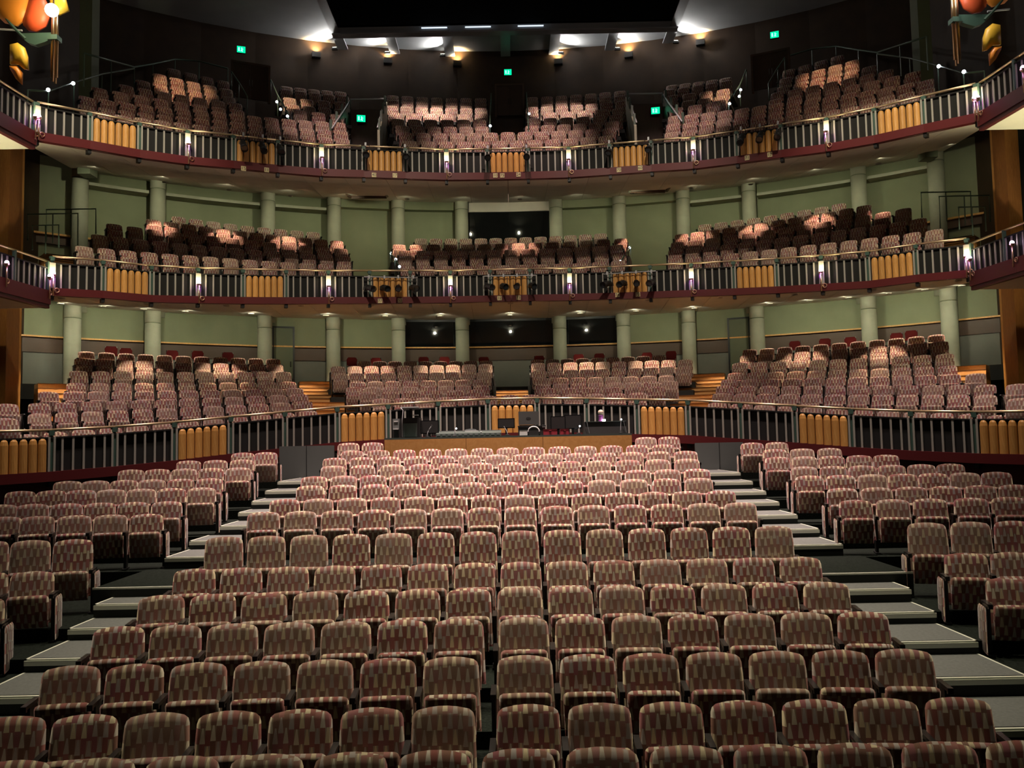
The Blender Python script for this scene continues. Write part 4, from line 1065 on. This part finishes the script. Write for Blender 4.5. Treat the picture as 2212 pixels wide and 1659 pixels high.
for sg in (-1, 1):
    pg = FR['gallery_parapet'][-1 if sg > 0 else 0]; pm = FR['balcony_parapet'][-1 if sg > 0 else 0]
    side_box(sg, 0, 'gallery', .34, .10, .66, Vector((pg.x+sg*.03, pg.y-.12, pg.z-.04)))
    side_box(sg, 0, 'first balcony', .36, .17, .60, Vector((pm.x+sg*.06, pm.y-.12, pm.z-.15)))
    o = thing('added_uplight', 'small black uplight in the first balcony side box, %s side' % side(sg), 'light', (sg*12.75, 19.4, 7.75))  # uplight added to brighten the underside of the box above
    MB().lathe([(.09, 0), (.09, .16), (.10, .18)], 14).build('can', 'black_metal', o, True); MB().lathe([(.001, .181), (.08, .181), (.08, .186), (.001, .186)], 14).build('glass', 'lamp_white', o)
    MB().box((0, 0, -.02), (.16, .16, .04)).build('base', 'black_metal', o)
    spot((sg*12.75, 19.4, 7.97), (sg*12.75, 19.4, 10), 320, 120, .8, (1, .95, .55), .06)
    # wood pilaster behind the boxes
    o = thing('timber_pilaster', 'tall orange-brown timber pilaster beside the side boxes, %s side' % side(sg), 'pilaster', (sg*13.55, 23.2, 1.2))
    MB().box((0, 0, 5.2), (.36, .6, 10.4)).build('shaft', 'pilaster_wood', o); MB().box((-sg*.10, .35, 5.2), (.16, .10, 10.4)).build('edge_strip', 'bar_wood', o); MB().box((0, 0, .15), (.5, 1.0, .3)).build('plinth', 'dado', o)
    MB().box((sg*.75, .2, 5.2), (1.1, .6, 10.4)).build('dark_return', 'riser', o)
    # upper dark pier
    struct(MB().box((sg*13.4, 27.2, 15.3), (.4, .5, 7.0)).build('trim_%d' % (1 if sg < 0 else 2), 'green_dark'))

# lantern of coloured panels on a brass tube cluster in each upper corner
def lantern(sg):
    Y = 17.2
    def P(px, py, y=Y):
        v = atY(px, py, y); return Vector((-v.x if sg > 0 else v.x, v.y, v.z))
    # picture-left coordinates are mirrored for the other side
    r = thing('panel_lantern', 'brass tube lantern with orange, red and yellow curved panels, %s side' % side(sg), 'lantern')
    top = P(119, 20); bot = P(117, 178)
    for dx, dy in ((-.05, 0), (0, -.05), (.05, 0), (0, .05)):
        MB().tube([(bot.x+dx, bot.y+dy, bot.z+abs(dx)*2), (top.x+dx, top.y+dy, top.z+1.6)], .026, 8).build('brass_tube', 'brass', r, True)
    MB().box((top.x, top.y, P(119, 84).z), (.2, .2, .10)).build('collar', 'green_metal', r)
    def curved(pts, depth, name, mt):
        # curved shield panel: outline loop bulged towards the hall
        c = sum(pts, Vector())/len(pts); n = len(pts); q = MB(); bul = Vector((-sg*.05, -.08, 0))
        ringm = [(p+c)/2+bul*.8 for p in pts]; cc = c+bul; th = Vector((0, .05, 0))
        vs = pts+ringm+[cc]+[p+th for p in pts]+[p+th for p in ringm]+[cc+th]; m = 2*n+1
        fs = []
        for i in range(n):
            j = (i+1) % n
            fs += [(i, j, n+j, n+i), (n+i, n+j, 2*n), (m+j, m+i, m+n+i, m+n+j), (m+n+j, m+n+i, m+2*n), (j, i, m+i, m+j)]
        q.add(vs, fs); q.build(name, mt, r, True)
    curved([P(48, 40), P(55, 22), P(66, -15), P(88, -20), P(104, 12), P(106, 36), P(98, 56), P(78, 68), P(60, 65), P(50, 55)], .1, 'panel_red', 'panel_red')
    curved([P(106, -10), P(138, -12), P(148, 22), P(128, 31), P(112, 36)], .1, 'panel_yellow', 'panel_yellow')
    curved([P(-20, -30), P(40, -30), P(62, 0), P(54, 40), P(36, 55), P(8, 48), P(-20, 20)], .1, 'panel_orange', 'panel_orange')
    curved([P(21, 96), P(38, 92), P(52, 102), P(59, 122), P(60, 150), P(50, 148), P(38, 138), P(21, 138)], .1, 'panel_orange', 'panel_yellow')
    curved([P(20, 142), P(36, 142), P(47, 156), P(46, 182), P(34, 170), P(22, 150)], .1, 'panel_orange', 'panel_orange')
    a, b_ = P(50, 75), P(112, 72)
    MB().poly([P(40, 72), P(112, 70), P(110, 84), P(98, 90), P(76, 97), P(60, 92), P(50, 84)], (0, .12, 0)).build('bracket', 'green_metal', r)
    MB().tube([P(-10, 12), P(30, 60), P(55, 84)], .03, 8).build('brace', 'green_metal', r); MB().tube([P(0, 63), P(48, 66)], .02, 8).build('brace', 'steel', r)
    L = P(112, 22, Y-.35)
    MB().sphere(L, .13, 8).build('bulb', 'lamp_white', r, True)
    o = MB().tube([L+Vector((0, .1, 0)), top+Vector((0, -.05, 0))], .02, 6).build('lamp_arm', 'green_metal', r)
    if sg < 0: point(tuple(L+Vector((0, -.2, 0))), 60, (1, .72, .35), .1)
lantern(-1); lantern(1)
print('individual seats', NSEAT, 'objects', len(bpy.data.objects), 'lights', len(bpy.data.lights))
